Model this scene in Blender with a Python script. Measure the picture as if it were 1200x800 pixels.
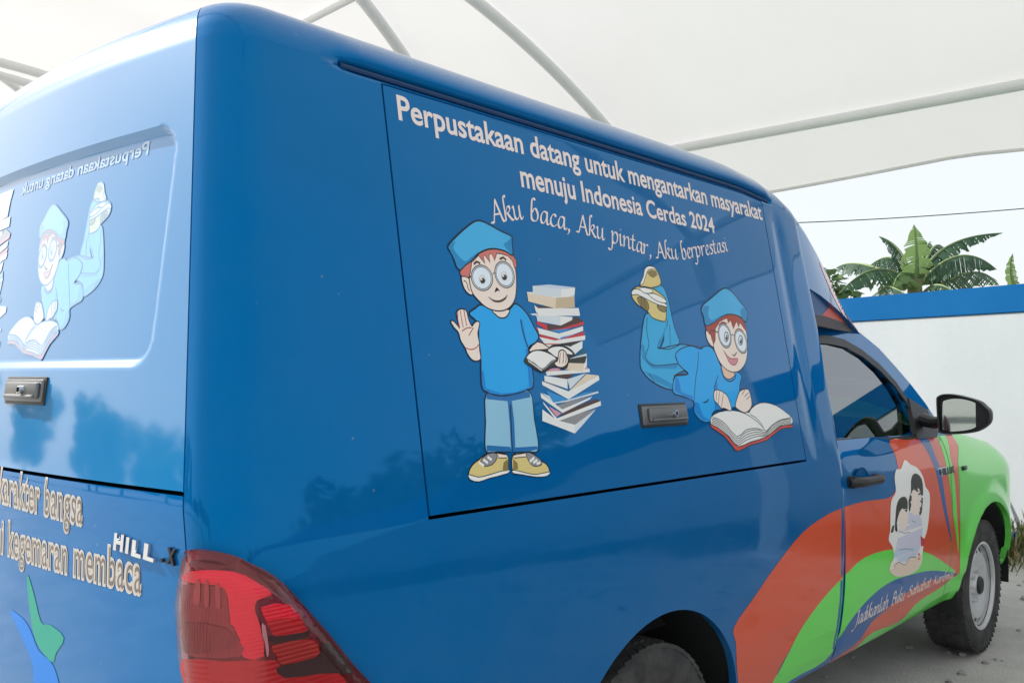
import bpy, bmesh, math, random
import numpy as np
from mathutils import Vector, Matrix
from mathutils.bvhtree import BVHTree
from mathutils.geometry import tessellate_polygon

for o in list(bpy.data.objects): bpy.data.objects.remove(o)
random.seed(7)
scene = bpy.context.scene
COL = scene.collection

# ------------------------------------------------------------------ camera
CAM = Vector((-1.014, -2.354, 1.435))
FPX = 1094.385                                   # focal length in px of the 1200 px photograph
FWD = Vector((0.7436, 0.6676, 0.0368)).normalized()
RGT = Vector((0.6682, -0.7440, 0.0018)); RGT = (RGT - FWD * RGT.dot(FWD)).normalized()
UPV = RGT.cross(FWD)
cd = bpy.data.cameras.new('camera'); cam = bpy.data.objects.new('camera', cd); COL.objects.link(cam)
cd.sensor_width = 36.0; cd.lens = FPX / 1200 * 36; cd.clip_start = 0.05; cd.clip_end = 2000
cam.matrix_world = Matrix(((RGT.x, UPV.x, -FWD.x, CAM.x), (RGT.y, UPV.y, -FWD.y, CAM.y), (RGT.z, UPV.z, -FWD.z, CAM.z), (0, 0, 0, 1)))
scene.camera = cam
# ------------------------------------------------------------------ light
SUN_AZ, SUN_EL = math.radians(106), math.radians(35)     # azimuth from +X towards +Y
w = bpy.data.worlds.new('World'); scene.world = w; w.use_nodes = True
nt = w.node_tree; bg = nt.nodes['Background']
sky = nt.nodes.new('ShaderNodeTexSky'); sky.sky_type = 'NISHITA'; sky.sun_disc = False
sky.sun_elevation = SUN_EL; sky.sun_rotation = math.radians(90) - SUN_AZ
sky.air_density = 1.0; sky.dust_density = 3.0; sky.ozone_density = 1.0
hz = nt.nodes.new('ShaderNodeMix'); hz.data_type = 'RGBA'; hz.inputs['Factor'].default_value = .78     # milky humid haze all over the sky
hz.inputs['B'].default_value = (6.3, 6.55, 6.8, 1)
nt.links.new(sky.outputs[0], hz.inputs['A']); nt.links.new(hz.outputs['Result'], bg.inputs[0]); bg.inputs[1].default_value = 0.112
sl = bpy.data.lights.new('sun', 'SUN'); sl.energy = 4.8; sl.angle = math.radians(0.6); sl.color = (1, .96, .9)
so = bpy.data.objects.new('sun', sl); COL.objects.link(so)
sd = Vector((math.cos(SUN_AZ) * math.cos(SUN_EL), math.sin(SUN_AZ) * math.cos(SUN_EL), math.sin(SUN_EL)))
so.rotation_euler = (-sd).to_track_quat('-Z', 'Y').to_euler(); so.location = sd * 40
vs = scene.view_settings; vs.view_transform = 'Standard'; vs.look = 'None'; vs.exposure = 0.60; vs.gamma = 1.0
scene.render.engine = 'CYCLES'
scene.render.resolution_x, scene.render.resolution_y = 1024, 682

# ------------------------------------------------------------------ helpers
def pxray(p):
    return (FWD + RGT * ((p[0] - 600) / FPX) - UPV * ((p[1] - 400) / FPX)).normalized()
def onX(p, x): r = pxray(p); return CAM + r * ((x - CAM.x) / r.x)
def onY(p, y): r = pxray(p); return CAM + r * ((y - CAM.y) / r.y)
def onZ(p, z): r = pxray(p); return CAM + r * ((z - CAM.z) / r.z)
def smooth(a, b, x):
    t = max(0., min(1., (x - a) / (b - a))); return t * t * (3 - 2 * t)
def interp(tab, x):
    return float(np.interp(x, [t[0] for t in tab], [t[1] for t in tab]))
def cr(pts, n=4, closed=True):
    """Catmull-Rom smoothing of a polyline / polygon"""
    P = [Vector(p) for p in pts]; out = []; N = len(P)
    for i in range(N if closed else N - 1):
        if closed: a, b, c, d = P[i - 1], P[i], P[(i + 1) % N], P[(i + 2) % N]
        else: a, b, c, d = P[max(i - 1, 0)], P[i], P[i + 1], P[min(i + 2, N - 1)]
        for k in range(n):
            t = k / n
            out.append(0.5 * ((2 * b) + (c - a) * t + (2 * a - 5 * b + 4 * c - d) * t * t + (-a + 3 * b - 3 * c + d) * t ** 3))
    if not closed: out.append(P[-1])
    return out

def tag(o, label=None, cat=None, group=None, kind=None):
    for k, v in (('label', label), ('category', cat), ('group', group), ('kind', kind)):
        if v: o[k] = v
    return o
def empty(name, loc):
    o = bpy.data.objects.new(name, None); COL.objects.link(o); o.location = loc; o.empty_display_size = .1; return o
def parent(o, p):
    if p is None: return
    M = Matrix.Translation((0, 0, 0)); q = p
    while q is not None: M = Matrix.Translation(q.location) @ M; q = q.parent if q.type == 'EMPTY' else None
    o.parent = p
    o.matrix_parent_inverse = (Matrix.Translation(p.location).inverted() if p.type == 'EMPTY' else Matrix.Identity(4))
def mesh_obj(name, verts, faces, mats, par=None, smooth_=True, mi=None, sharp=None):
    me = bpy.data.meshes.new(name); me.from_pydata([tuple(v) for v in verts], [], [tuple(f) for f in faces]); me.update()
    for m in (mats if isinstance(mats, (list, tuple)) else [mats]): me.materials.append(m)
    if mi is not None: me.polygons.foreach_set('material_index', mi)
    if smooth_:
        me.polygons.foreach_set('use_smooth', [True] * len(me.polygons))
        if sharp is not None: me.set_sharp_from_angle(angle=math.radians(sharp))
    o = bpy.data.objects.new(name, me); COL.objects.link(o)
    parent(o, par); return o
def bm_obj(name, bm, mats, par=None, smooth_=True, sharp=35):
    me = bpy.data.meshes.new(name); bm.normal_update(); bm.to_mesh(me); bm.free()
    for m in (mats if isinstance(mats, (list, tuple)) else [mats]): me.materials.append(m)
    if smooth_:
        me.polygons.foreach_set('use_smooth', [True] * len(me.polygons))
        if sharp: me.set_sharp_from_angle(angle=math.radians(sharp))
    o = bpy.data.objects.new(name, me); COL.objects.link(o); parent(o, par); return o
def bm_box(bm, c, s, rot=None, bevel=0, seg=2, mat=0):
    r = bmesh.ops.create_cube(bm, size=1.0); vs_ = r['verts']
    M = Matrix.Translation(c) @ (rot.to_4x4() if rot else Matrix.Identity(4)) @ Matrix.Diagonal((s[0], s[1], s[2], 1))
    bmesh.ops.transform(bm, matrix=M, verts=vs_)
    fs = set(f for v in vs_ for f in v.link_faces)
    for f in fs: f.material_index = mat
    if bevel:
        es = list(set(e for v in vs_ for e in v.link_edges))
        bmesh.ops.bevel(bm, geom=es, offset=bevel, segments=seg, affect='EDGES', profile=.5)
def bm_tube(bm, pts, rad, n=10, cap=True, mat=0, flat=1.0):
    """tube along polyline; rad number or list"""
    P = [Vector(p) for p in pts]; rings = []
    up = Vector((0, 0, 1))
    for i, p in enumerate(P):
        t = (P[min(i + 1, len(P) - 1)] - P[max(i - 1, 0)]).normalized()
        s = t.cross(up);
        if s.length < 1e-3: s = t.cross(Vector((1, 0, 0)))
        s.normalize(); u = s.cross(t).normalized()
        r = rad[i] if isinstance(rad, (list, tuple)) else rad
        rings.append([bm.verts.new(p + (s * math.cos(a) + u * math.sin(a) * flat) * r) for a in [2 * math.pi * k / n for k in range(n)]])
    for a, b in zip(rings, rings[1:]):
        for k in range(n):
            f = bm.faces.new((a[k], a[(k + 1) % n], b[(k + 1) % n], b[k])); f.material_index = mat
    if cap:
        f = bm.faces.new(list(reversed(rings[0]))); f.material_index = mat
        f = bm.faces.new(rings[-1]); f.material_index = mat
def bm_lathe(bm, prof, c, axis='Y', n=48, mat=0, close=False):
    """profile [(radius, axial)] turned about the Y axis through c"""
    rings = []
    for r, a in prof:
        rings.append([bm.verts.new((c[0] + r * math.cos(t), c[1] + a, c[2] + r * math.sin(t))) for t in [2 * math.pi * k / n for k in range(n)]])
    for i in range(len(rings) - (0 if close else 1)):
        a, b = rings[i], rings[(i + 1) % len(rings)]
        for k in range(n):
            f = bm.faces.new((a[k], a[(k + 1) % n], b[(k + 1) % n], b[k])); f.material_index = mat
def srgb(r, g, b):
    f = lambda c: (c / 255 / 12.92) if c / 255 <= .04045 else ((c / 255 + .055) / 1.055) ** 2.4
    return (f(r), f(g), f(b))

# ------------------------------------------------------------------ materials
def mat(name, col, rough=.5, metal=0, coat=0, spec=.5, noise=None, bump=None, emis=None, coat_ior=1.5):
    m = bpy.data.materials.new(name); m.use_nodes = True; n = m.node_tree; b = n.nodes['Principled BSDF']
    b.inputs['Base Color'].default_value = (*col, 1); b.inputs['Roughness'].default_value = rough
    b.inputs['Metallic'].default_value = metal; b.inputs['Coat Weight'].default_value = coat
    b.inputs['Coat Roughness'].default_value = .04; b.inputs['Coat IOR'].default_value = coat_ior
    b.inputs['Specular IOR Level'].default_value = spec
    if coat and not metal: b.inputs['Specular Tint'].default_value = (*[min(1, .25 + c) for c in col], 1)
    tc = n.nodes.new('ShaderNodeTexCoord')
    if noise:   # (scale, amount, second colour)
        t = n.nodes.new('ShaderNodeTexNoise'); t.inputs['Scale'].default_value = noise[0]; t.inputs['Detail'].default_value = 8; t.inputs['Roughness'].default_value = .62
        n.links.new(tc.outputs['Object'], t.inputs['Vector'])
        rmp = n.nodes.new('ShaderNodeValToRGB'); rmp.color_ramp.elements[0].position = .38; rmp.color_ramp.elements[1].position = .72
        n.links.new(t.outputs['Fac'], rmp.inputs['Fac'])
        mx = n.nodes.new('ShaderNodeMix'); mx.data_type = 'RGBA'
        mu = n.nodes.new('ShaderNodeMath'); mu.operation = 'MULTIPLY'; mu.inputs[1].default_value = noise[1]
        n.links.new(rmp.outputs['Color'], mu.inputs[0]); n.links.new(mu.outputs[0], mx.inputs['Factor'])
        mx.inputs['A'].default_value = (*col, 1); mx.inputs['B'].default_value = (*noise[2], 1)
        n.links.new(mx.outputs['Result'], b.inputs['Base Color'])
    if bump:    # (scale, strength, distance)
        t2 = n.nodes.new('ShaderNodeTexNoise'); t2.inputs['Scale'].default_value = bump[0]; t2.inputs['Detail'].default_value = bump[3] if len(bump) > 3 else 4
        n.links.new(tc.outputs['Object'], t2.inputs['Vector'])
        bp = n.nodes.new('ShaderNodeBump'); bp.inputs['Strength'].default_value = bump[1]; bp.inputs['Distance'].default_value = bump[2]
        n.links.new(t2.outputs['Fac'], bp.inputs['Height']); n.links.new(bp.outputs['Normal'], b.inputs['Normal'])
        if coat: n.links.new(bp.outputs['Normal'], b.inputs['Coat Normal'])
    return m

def paint(name, col, dust=.05, coat_ior=1.38, tint=None):
    """glossy body paint: faint waviness of the sheet, dust film and scuffs"""
    m = mat(name, col, rough=.35, coat=1.0, spec=.10, coat_ior=coat_ior, bump=(2.2, .35, .010, 1))
    n = m.node_tree; b = n.nodes['Principled BSDF']; tc = [x for x in n.nodes if x.type == 'TEX_COORD'][0]
    t = n.nodes.new('ShaderNodeTexNoise'); t.inputs['Scale'].default_value = 6; t.inputs['Detail'].default_value = 10; t.inputs['Roughness'].default_value = .7
    n.links.new(tc.outputs['Object'], t.inputs['Vector'])
    sx = n.nodes.new('ShaderNodeSeparateXYZ'); n.links.new(tc.outputs['Object'], sx.inputs[0])
    mr = n.nodes.new('ShaderNodeMapRange'); mr.inputs['From Min'].default_value = 1.15; mr.inputs['From Max'].default_value = .35
    mr.inputs['To Min'].default_value = .35; mr.inputs['To Max'].default_value = 1.6
    n.links.new(sx.outputs['Z'], mr.inputs['Value'])          # road dust settles on the lower panels
    r2 = n.nodes.new('ShaderNodeValToRGB'); r2.color_ramp.elements[0].position = .35; r2.color_ramp.elements[1].position = .8
    n.links.new(t.outputs['Fac'], r2.inputs['Fac'])
    mu = n.nodes.new('ShaderNodeMath'); mu.operation = 'MULTIPLY'; n.links.new(r2.outputs['Color'], mu.inputs[0]); n.links.new(mr.outputs[0], mu.inputs[1])
    m2 = n.nodes.new('ShaderNodeMath'); m2.operation = 'MULTIPLY'; m2.inputs[1].default_value = dust; n.links.new(mu.outputs[0], m2.inputs[0])
    vo = n.nodes.new('ShaderNodeTexVoronoi'); vo.inputs['Scale'].default_value = 26; n.links.new(tc.outputs['Object'], vo.inputs['Vector'])      # stray specks of dirt
    sr = n.nodes.new('ShaderNodeMapRange'); sr.inputs['From Min'].default_value = .085; sr.inputs['From Max'].default_value = .05; n.links.new(vo.outputs['Distance'], sr.inputs['Value'])
    sc_ = n.nodes.new('ShaderNodeSeparateColor'); n.links.new(vo.outputs['Color'], sc_.inputs[0]); gt = n.nodes.new('ShaderNodeMath'); gt.operation = 'GREATER_THAN'; gt.inputs[1].default_value = .93; n.links.new(sc_.outputs[0], gt.inputs[0])
    sm_ = n.nodes.new('ShaderNodeMath'); sm_.operation = 'MULTIPLY'; n.links.new(sr.outputs[0], sm_.inputs[0]); n.links.new(gt.outputs[0], sm_.inputs[1])
    sa = n.nodes.new('ShaderNodeMath'); sa.operation = 'MULTIPLY_ADD'; sa.inputs[1].default_value = .35; n.links.new(sm_.outputs[0], sa.inputs[0]); n.links.new(m2.outputs[0], sa.inputs[2])
    mx = n.nodes.new('ShaderNodeMix'); mx.data_type = 'RGBA'; mx.inputs['A'].default_value = (*col, 1); mx.inputs['B'].default_value = (.32, .30, .27, 1)
    n.links.new(sa.outputs[0], mx.inputs['Factor']); n.links.new(mx.outputs['Result'], b.inputs['Base Color'])
    m3 = n.nodes.new('ShaderNodeMath'); m3.operation = 'MULTIPLY_ADD'; m3.inputs[1].default_value = .10; m3.inputs[2].default_value = .02
    n.links.new(mu.outputs[0], m3.inputs[0]); n.links.new(m3.outputs[0], b.inputs['Coat Roughness'])
    if tint:        # pearl paint: the gloss itself carries the colour, whitening only at grazing angles
        b.inputs['Coat Weight'].default_value = 0; b.inputs['Specular Tint'].default_value = (*tint, 1); b.inputs['Specular IOR Level'].default_value = .9
        n.links.new(m3.outputs[0], b.inputs['Roughness'])
    return m
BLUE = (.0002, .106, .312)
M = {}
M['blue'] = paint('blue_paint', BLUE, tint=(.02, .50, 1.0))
M['bluegloss_lit'] = paint('blue_gloss_lit_paint', (.0005, .185, .450), .05, 2.1)  # rear copy of the blue, base raised to carry stronger light there
for l_ in list(M['bluegloss_lit'].node_tree.nodes['Principled BSDF'].inputs['Coat Roughness'].links): M['bluegloss_lit'].node_tree.links.remove(l_)
M['bluegloss_lit'].node_tree.nodes['Principled BSDF'].inputs['Coat Roughness'].default_value = .055
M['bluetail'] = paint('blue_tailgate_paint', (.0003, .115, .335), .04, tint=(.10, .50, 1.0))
M['green'] = paint('green_paint', (.14, .74, .10), .06, 1.5)
M['orange'] = paint('orange_vinyl', (.68, .085, .034), .05, 1.34)
M['navy'] = paint('navy_vinyl', (.001, .095, .34), .04, 1.28)
M['limegreen'] = paint('lime_vinyl', (.13, .74, .085), .05, 1.34)
M['creamline'] = paint('cream_vinyl', (.62, .62, .45), .18)
M['gap'] = mat('panel_gap', (.004, .006, .010), .9)
M['grooveshade'] = mat('groove_shade', (.001, .035, .12), .6)  # dark blue painted shade of the roof groove
M['black'] = mat('black_plastic', (.012, .013, .014), .45, bump=(180, .15, .001))
M['rubber'] = mat('tyre_rubber', (.022, .023, .024), .78, noise=(14, .5, (.12, .11, .10)), bump=(60, .25, .003))
M['steel'] = mat('wheel_steel', (.62, .63, .64), .35, metal=.25, noise=(9, .35, (.25, .23, .2)))
M['chrome'] = mat('chrome', (.75, .76, .78), .12, metal=1, noise=(60, .3, (.4, .4, .42)))
M['latch'] = mat('latch_steel', (.17, .175, .18), .36, metal=.85, noise=(25, .55, (.16, .15, .14)), bump=(40, .25, .002))
M['darkchrome'] = mat('dark_badge', (.03, .035, .045), .3, metal=.6)
def vinyl(name, c, rough=.4, coat=.35, ior=1.36): return mat(name, srgb(*c), rough, coat=coat, spec=.2, coat_ior=ior)
for k, c in dict(p_white=(232, 232, 228), p_skin=(236, 220, 208), p_skin2=(228, 190, 165), p_cap=(70, 172, 222), p_cap2=(40, 135, 190), p_shirt=(40, 164, 232), p_shirt2=(24, 130, 205),
                 p_jean=(140, 190, 215), p_jean2=(40, 110, 170), p_teal=(54, 168, 218), p_teal2=(34, 138, 195), p_line=(28, 34, 44), p_hair=(205, 120, 110), p_hair2=(165, 70, 55), p_tan=(214, 196, 130), p_olive=(135, 120, 75),
                 p_lens=(222, 232, 240), p_grey=(140, 140, 142), p_red=(196, 62, 70), p_redcover=(196, 78, 72), p_brown=(82, 62, 58), p_cream=(222, 206, 182), p_cream2=(196, 178, 150), p_bluebook=(48, 142, 205), p_pale=(206, 216, 222), p_pale2=(226, 228, 226), p_pink=(205, 150, 165), p_dteal=(40, 96, 120), p_mouth=(205, 140, 150),
                 p_lav=(206, 205, 222), p_bluegrey=(190, 205, 225), p_beige=(226, 205, 185), p_dark=(58, 58, 52), logo_green=(52, 176, 150), logo_blue=(32, 140, 226), letter=(228, 216, 212), letterdark=(120, 112, 108)).items(): M[k] = vinyl(k, c); M['r_' + k] = vinyl('rear_' + k, dict(p_line=(90, 140, 185), p_dark=(105, 145, 185), letter=(140, 175, 205)).get(k, tuple(int(q * .42 + b * .58) for q, b in zip(c, (150, 190, 225)))), .4, 1.0, 2.2); M['t_' + k] = vinyl('tail_' + k, dict(p_white=(196, 192, 186), letter=(184, 176, 166), letterdark=(112, 104, 98), logo_green=(40, 150, 130), logo_blue=(24, 118, 205)).get(k, c), .5, .3, 1.4)  # rear set: pale glare mixed into the print colours
# ------------------------------------------------------------------ the van: surface of box + bed
VAN = empty('library_van', (2.4, 0, 0))
tag(VAN, 'blue mobile library pickup van with printed cargo box and striped green cab', 'van')
def w_lin(z): return .918 - (z - 1.12) * (.918 - .752) / (2.09 - 1.12)
WT = [(.36, .868), (.42, .888), (.50, .905), (.60, .918), (.75, .927), (.90, .930), (1.0, .929), (1.06, .9255), (1.12, .918)]
def inset(z):                      # rounding of the roof edge, radius ~.115
    zs, r, ze = 2.10, .115, 2.222
    if z <= zs: return 0.
    t = min((z - zs) / (ze - zs), 1.); return r * (1 - math.sqrt(max(0, 1 - t * t)))
LV = []                            # (z, inset)
zs = sorted(set([round(v, 4) for v in list(np.arange(.36, 1.12, .02)) + [1.12, 1.135, 1.225] + list(np.arange(1.14, 1.4, .03)) + list(np.arange(1.40, 1.50, .006)) + list(np.arange(1.50, 1.86, .03)) + list(np.arange(1.86, 1.97, .006)) + list(np.arange(1.97, 2.07, .02)) + list(np.arange(2.07, 2.14, .004)) + [2.09]]))
zs = [z for k, z in enumerate(zs) if z in (1.135, 1.225, 2.09, 1.12) or all(abs(z - q) > .003 for q in (1.135, 1.225, 2.09, 1.12))]
for z in zs: LV.append((z, inset(z)))
for t in (.42, .52, .62, .71, .79, .86, .92, .965, .99): z = 2.10 + t * .122; LV.append((z, inset(z)))
LV.append((2.2225, .122)); LV.append((2.226, .16)); LV.append((2.232, .24)); LV.append((2.242, .40)); LV.append((2.248, .55)); LV.append((2.250, .63))
def half_w(z, i):
    if z < 1.12: return interp(WT, z)
    return w_lin(min(z, 2.24)) - i
NOSE = [(1.9, 2.24), (2.0, 2.238), (2.2, 2.220), (2.34, 2.192), (2.46, 2.150), (2.57, 2.100), (2.69, 2.030), (2.81, 1.955), (3.0, 1.83), (3.22, 1.668), (3.3, 1.61)]
XF = 2.447                          # rear edge of the door
XS = sorted(set([round(v, 4) for v in list(np.arange(.05, .33, .03)) + [.329] + list(np.arange(.36, 2.12, .04)) + [2.148] + list(np.arange(2.17, 2.43, .02)) + [XF]]))
NR, NC = 88, 10
RECESS = dict(y=.650, z0=1.450, z1=1.938, r=.065, d=.016, b=.016)
def rec_depth(y, z):
    R = RECESS; cx, cz = 0, (R['z0'] + R['z1']) / 2; hx, hz = R['y'] - .02 * (z - 1.45), (R['z1'] - R['z0']) / 2
    qx, qz = abs(y) - hx + R['r'], abs(z - cz) - hz + R['r']
    sdv = min(max(qx, qz), 0) + math.hypot(max(qx, 0), max(qz, 0)) - R['r']
    return R['d'] * smooth(0, -R['b'], sdv)
def nosewarp(p):
    x, y, z = p
    if x > 1.9 and z > 1.62:
        s = (interp(NOSE, x) - 1.62) / (2.24 - 1.62); z = 1.62 + (z - 1.62) * s
    return (x, y, z)
def half_outline(z, i):
    W_ = half_w(z, i)
    lean = .10 * max(0, (min(z, 2.12) - 1.2) / .9) + (.02 * max(0, (.8 - z) / .4) if z < .8 else 0)
    xr = -.212 + lean + i; b = .055; r = min(.088, W_ * .5)
    H = []
    for k in range(NR + 1):
        y = (W_ - r) * k / NR
        x = xr + b * (y / W_) ** 2 + rec_depth(y, z)
        H.append((x, -y, z))
    y0 = W_ - r; x0 = xr + b * (y0 / W_) ** 2; sl_ = 2 * b * y0 / W_ ** 2
    P0 = Vector((x0, -y0)); P1 = Vector((x0 + sl_ * r, -W_)); P2 = Vector((P1.x + r, -W_))
    for k in range(1, NC + 1):
        t = k / NC; q = P0 * (1 - t) ** 2 + P1 * 2 * t * (1 - t) + P2 * t * t; H.append((q.x, q.y, z))
    px_ = P2.x
    for x in XS:
        if px_ > .03: x = px_ + (x + .02) * (XF - px_) / (XF + .02)
        y = -W_
        g = math.exp(-((z - 2.108) / .0095) ** 2) * smooth(.205, .235, x) * smooth(2.235, 2.205, x)
        y += .030 * g
        g2 = smooth(2.116, 2.140, z) * smooth(2.2, 2.14, z) if z > 2.1 else 0      # rolled drip rail over the groove
        y -= .009 * g2 * smooth(.2, .25, x) * smooth(2.24, 2.2, x)
        y += .004 * smooth(2.42, XF, x) ** 2
        # shallow dished strip between hatch and cab
        y += .008 * math.exp(-((x - 2.245) / .035) ** 2) * smooth(1.10, 1.3, z) * smooth(2.1, 2.0, z)
        H.append(nosewarp((x, y, z)))
    return H
GH = [half_outline(z, i) for z, i in LV]
NH = len(GH[0])
GRID = [[(x, -y, z) for (x, y, z) in reversed(h[1:])] + h for h in GH]      # left side, rear, right side
J0 = NH - 1                                                             # index of the rear centre
NJ = len(GRID[0]); NI = len(GRID)
lvz = [z for z, i in LV]
def lev(z): return min(range(NI), key=lambda k: abs(lvz[k] - z))
i_hb, i_ht, i_rg = lev(1.135), lev(2.09), lev(1.225)
i_rt = next(k for k in range(NI) if lvz[k] >= 2.212)
jx = lambda x: J0 + NR + NC + 1 + min(range(len(XS)), key=lambda k: abs(XS[k] - x))
j_a, j_b = jx(.329), jx(2.148); j_r = NR
i_tb = lev(.58)
def cell_kind(i, j):
    if i_hb <= i < i_ht and j_a <= j < j_b: return 'side'
    if J0 - j_r <= j < J0 + j_r:
        if i_rg <= i < i_rt: return 'rear'
        if i_tb <= i < i_rg: return 'tail'
    return 'body'
def archclip(verts, faces, inside, side=-1):
    """cut faces by the curve inside(x,z)=0 (negative removed), only where y*side>0"""
    V = [tuple(v) for v in verts]; cache = {}; out = []
    val = [inside(v[0], v[2]) if v[1] * side > .3 else 1. for v in V]
    for f in faces:
        if all(val[k] >= 0 for k in f): out.append(tuple(f)); continue
        if all(val[k] < 0 for k in f): continue
        poly = []
        for a, b in zip(f, list(f[1:]) + [f[0]]):
            if val[a] >= 0: poly.append(a)
            if (val[a] >= 0) != (val[b] >= 0):
                key = (min(a, b), max(a, b))
                if key not in cache:
                    t = val[a] / (val[a] - val[b]); V.append(tuple(V[a][c] + (V[b][c] - V[a][c]) * t for c in range(3))); cache[key] = len(V) - 1; val.append(0.)
                poly.append(cache[key])
        if len(poly) >= 3: out.append(tuple(poly))
    return V, out
def part_from(verts, faces, shrink=0., flange=.025, skip=None):
    bm = bmesh.new(); used = sorted(set(k for f in faces for k in f)); mp = {k: bm.verts.new(verts[k]) for k in used}
    for f in faces:
        try: bm.faces.new([mp[k] for k in f])
        except ValueError: pass
    bm.normal_update()
    bnd = [e for e in bm.edges if len(e.link_faces) == 1]
    bv = set(v for e in bnd for v in e.verts)
    nrm = {v: v.normal.copy() for v in bv}
    if shrink:
        mv = {}
        for v in bv:
            d = Vector(); ie = [e for e in v.link_edges if len(e.link_faces) == 2]
            for e in (ie if ie else v.link_edges): d += (e.other_vert(v).co - v.co).normalized()
            if d.length > 1e-6: mv[v] = v.co + d.normalized() * shrink * (1 if ie else 1.3)
        for v, c in mv.items(): v.co = c
    if flange:
        sel = [e for e in bnd if not (skip and all(skip(v.co) for v in e.verts))]
        r = bmesh.ops.extrude_edge_only(bm, edges=sel)
        new = [g for g in r['geom'] if isinstance(g, bmesh.types.BMVert)]
        for v in new:
            src = min(bv, key=lambda q: (q.co - v.co).length_squared) if len(bv) < 40 else None
            if src is None:
                for e in v.link_edges:
                    o = e.other_vert(v)
                    if o in nrm and (o.co - v.co).length < 1e-6: src = o; break
            n_ = nrm.get(src, Vector((0, 0, 0)))
            v.co = v.co - n_ * flange
    return bm
verts = [p for row in GRID for p in row]
vid = lambda i, j: i * NJ + j
cells = {'body': [], 'side': [], 'rear': [], 'tail': []}
allf = []
for i in range(NI - 1):
    for j in range(NJ - 1):
        f = (vid(i, j), vid(i, j + 1), vid(i + 1, j + 1), vid(i + 1, j))
        cells[cell_kind(i, j)].append(f); allf.append(f)
for j in range(NJ // 2):           # close the roof crown
    a, b = vid(NI - 1, j), vid(NI - 1, j + 1); c, d = vid(NI - 1, NJ - 2 - j), vid(NI - 1, NJ - 1 - j)
    if j + 1 < NJ - 2 - j: cells['body'].append((a, b, c, d))
BVH_BOX = BVHTree.FromPolygons([Vector(v) for v in verts], allf)
AX_R, AX_F = 1.2, 4.285
def arch_r(x, z): return math.hypot((x - 1.227), (z - .323) * 1.0) - .457
def arch_f(x, z): return math.hypot((x - 4.335) / 1.04, z - .345) - .435
V1, F1 = archclip(verts, cells['body'], arch_r, -1)
V1, F1 = archclip(V1, F1, arch_r, 1)
bmb = part_from(V1, F1, 0, .025)
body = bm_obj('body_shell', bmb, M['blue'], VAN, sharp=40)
bmh = part_from(verts, cells['side'], .0050, .02)
for v in bmh.verts:
    if v.co.z < 1.146: v.co.z += .003
side_hatch = bm_obj('side_hatch', bmh, M['blue'], VAN, sharp=40)
bm = bmesh.new(); bm_tube(bm, [(x, -w_lin(2.107) + .013, nosewarp((x, 0, 2.107))[2]) for x in np.linspace(.225, 2.215, 60)], .0070, 8); bm_obj('groove_shade', bm, M['grooveshade'], VAN)  # dark tube added as the shade inside the roof groove
rear_hatch = bm_obj('rear_hatch', part_from(verts, cells['rear'], .0040, .03), M['bluegloss_lit'], VAN, sharp=40)
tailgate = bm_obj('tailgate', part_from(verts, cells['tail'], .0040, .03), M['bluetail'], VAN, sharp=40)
# dark inner liner behind the gaps and the front bulkhead of the box
bm = bmesh.new()
bm_box(bm, (1.16, 0, 1.60), (2.40, 1.36, .98)); bm_box(bm, (1.1, 0, .86), (2.3, 1.40, .44))
bm_obj('cargo_liner', bm, M['gap'], VAN, smooth_=False)
bm = bmesh.new()
fr = [GRID[i][NJ - 1] for i in range(NI) if lvz[i] < 2.2225]
L_ = [bm.verts.new((x, y, z)) for x, y, z in fr]; R_ = [bm.verts.new((x, -y, z)) for x, y, z in fr]
for k in range(len(fr) - 1): bm.faces.new((L_[k], L_[k + 1], R_[k + 1], R_[k]))
bm_obj('bulkhead', bm, M['blue'], VAN, smooth_=False)
# roof fairing running down over the cab
NX = [XF + (3.30 - XF) * k / 26 for k in range(27)]
fv, ff = [], []
lv_up = [k for k in range(NI) if lvz[k] >= 1.80]
def fair_pt(k, x, s):
    z, i = LV[k]; W_ = half_w(z, i); t = (x - XF) / (3.30 - XF)
    y = (W_ - .004) * (1 - .10 * t - .06 * t * t)
    # lower lip sweeps up towards the nose tip
    xx, yy, zz = nosewarp((x, -y, z))
    return (xx, s * y, zz)
for s in (-1, 1):
    base = len(fv)
    for x in NX:
        for k in lv_up: fv.append(fair_pt(k, x, s))
    n_ = len(lv_up)
    for a in range(len(NX) - 1):
        for c in range(n_ - 1):
            q = (base + a * n_ + c, base + (a + 1) * n_ + c, base + (a + 1) * n_ + c + 1, base + a * n_ + c + 1)
            ff.append(q if s < 0 else q[::-1])
nn = len(NX) * len(lv_up)
for a in range(len(NX) - 1):
    q = (a * len(lv_up) + len(lv_up) - 1, (a + 1) * len(lv_up) + len(lv_up) - 1)
    ff.append((q[0], q[1], nn + q[1], nn + q[0]))
BVH_FAIR = BVHTree.FromPolygons([Vector(v) for v in fv], ff)
bm = bmesh.new(); mv = [bm.verts.new(v) for v in fv]
for f in ff: bm.faces.new([mv[k] for k in f])
bnd = [e for e in bm.edges if len(e.link_faces) == 1]
r_ = bmesh.ops.extrude_edge_only(bm, edges=bnd)
for g in r_['geom']:
    if isinstance(g, bmesh.types.BMVert): g.co.y *= .965; g.co.z -= .004
fairing = bm_obj('roof_fairing', bm, M['blue'], VAN, sharp=40)

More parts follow.
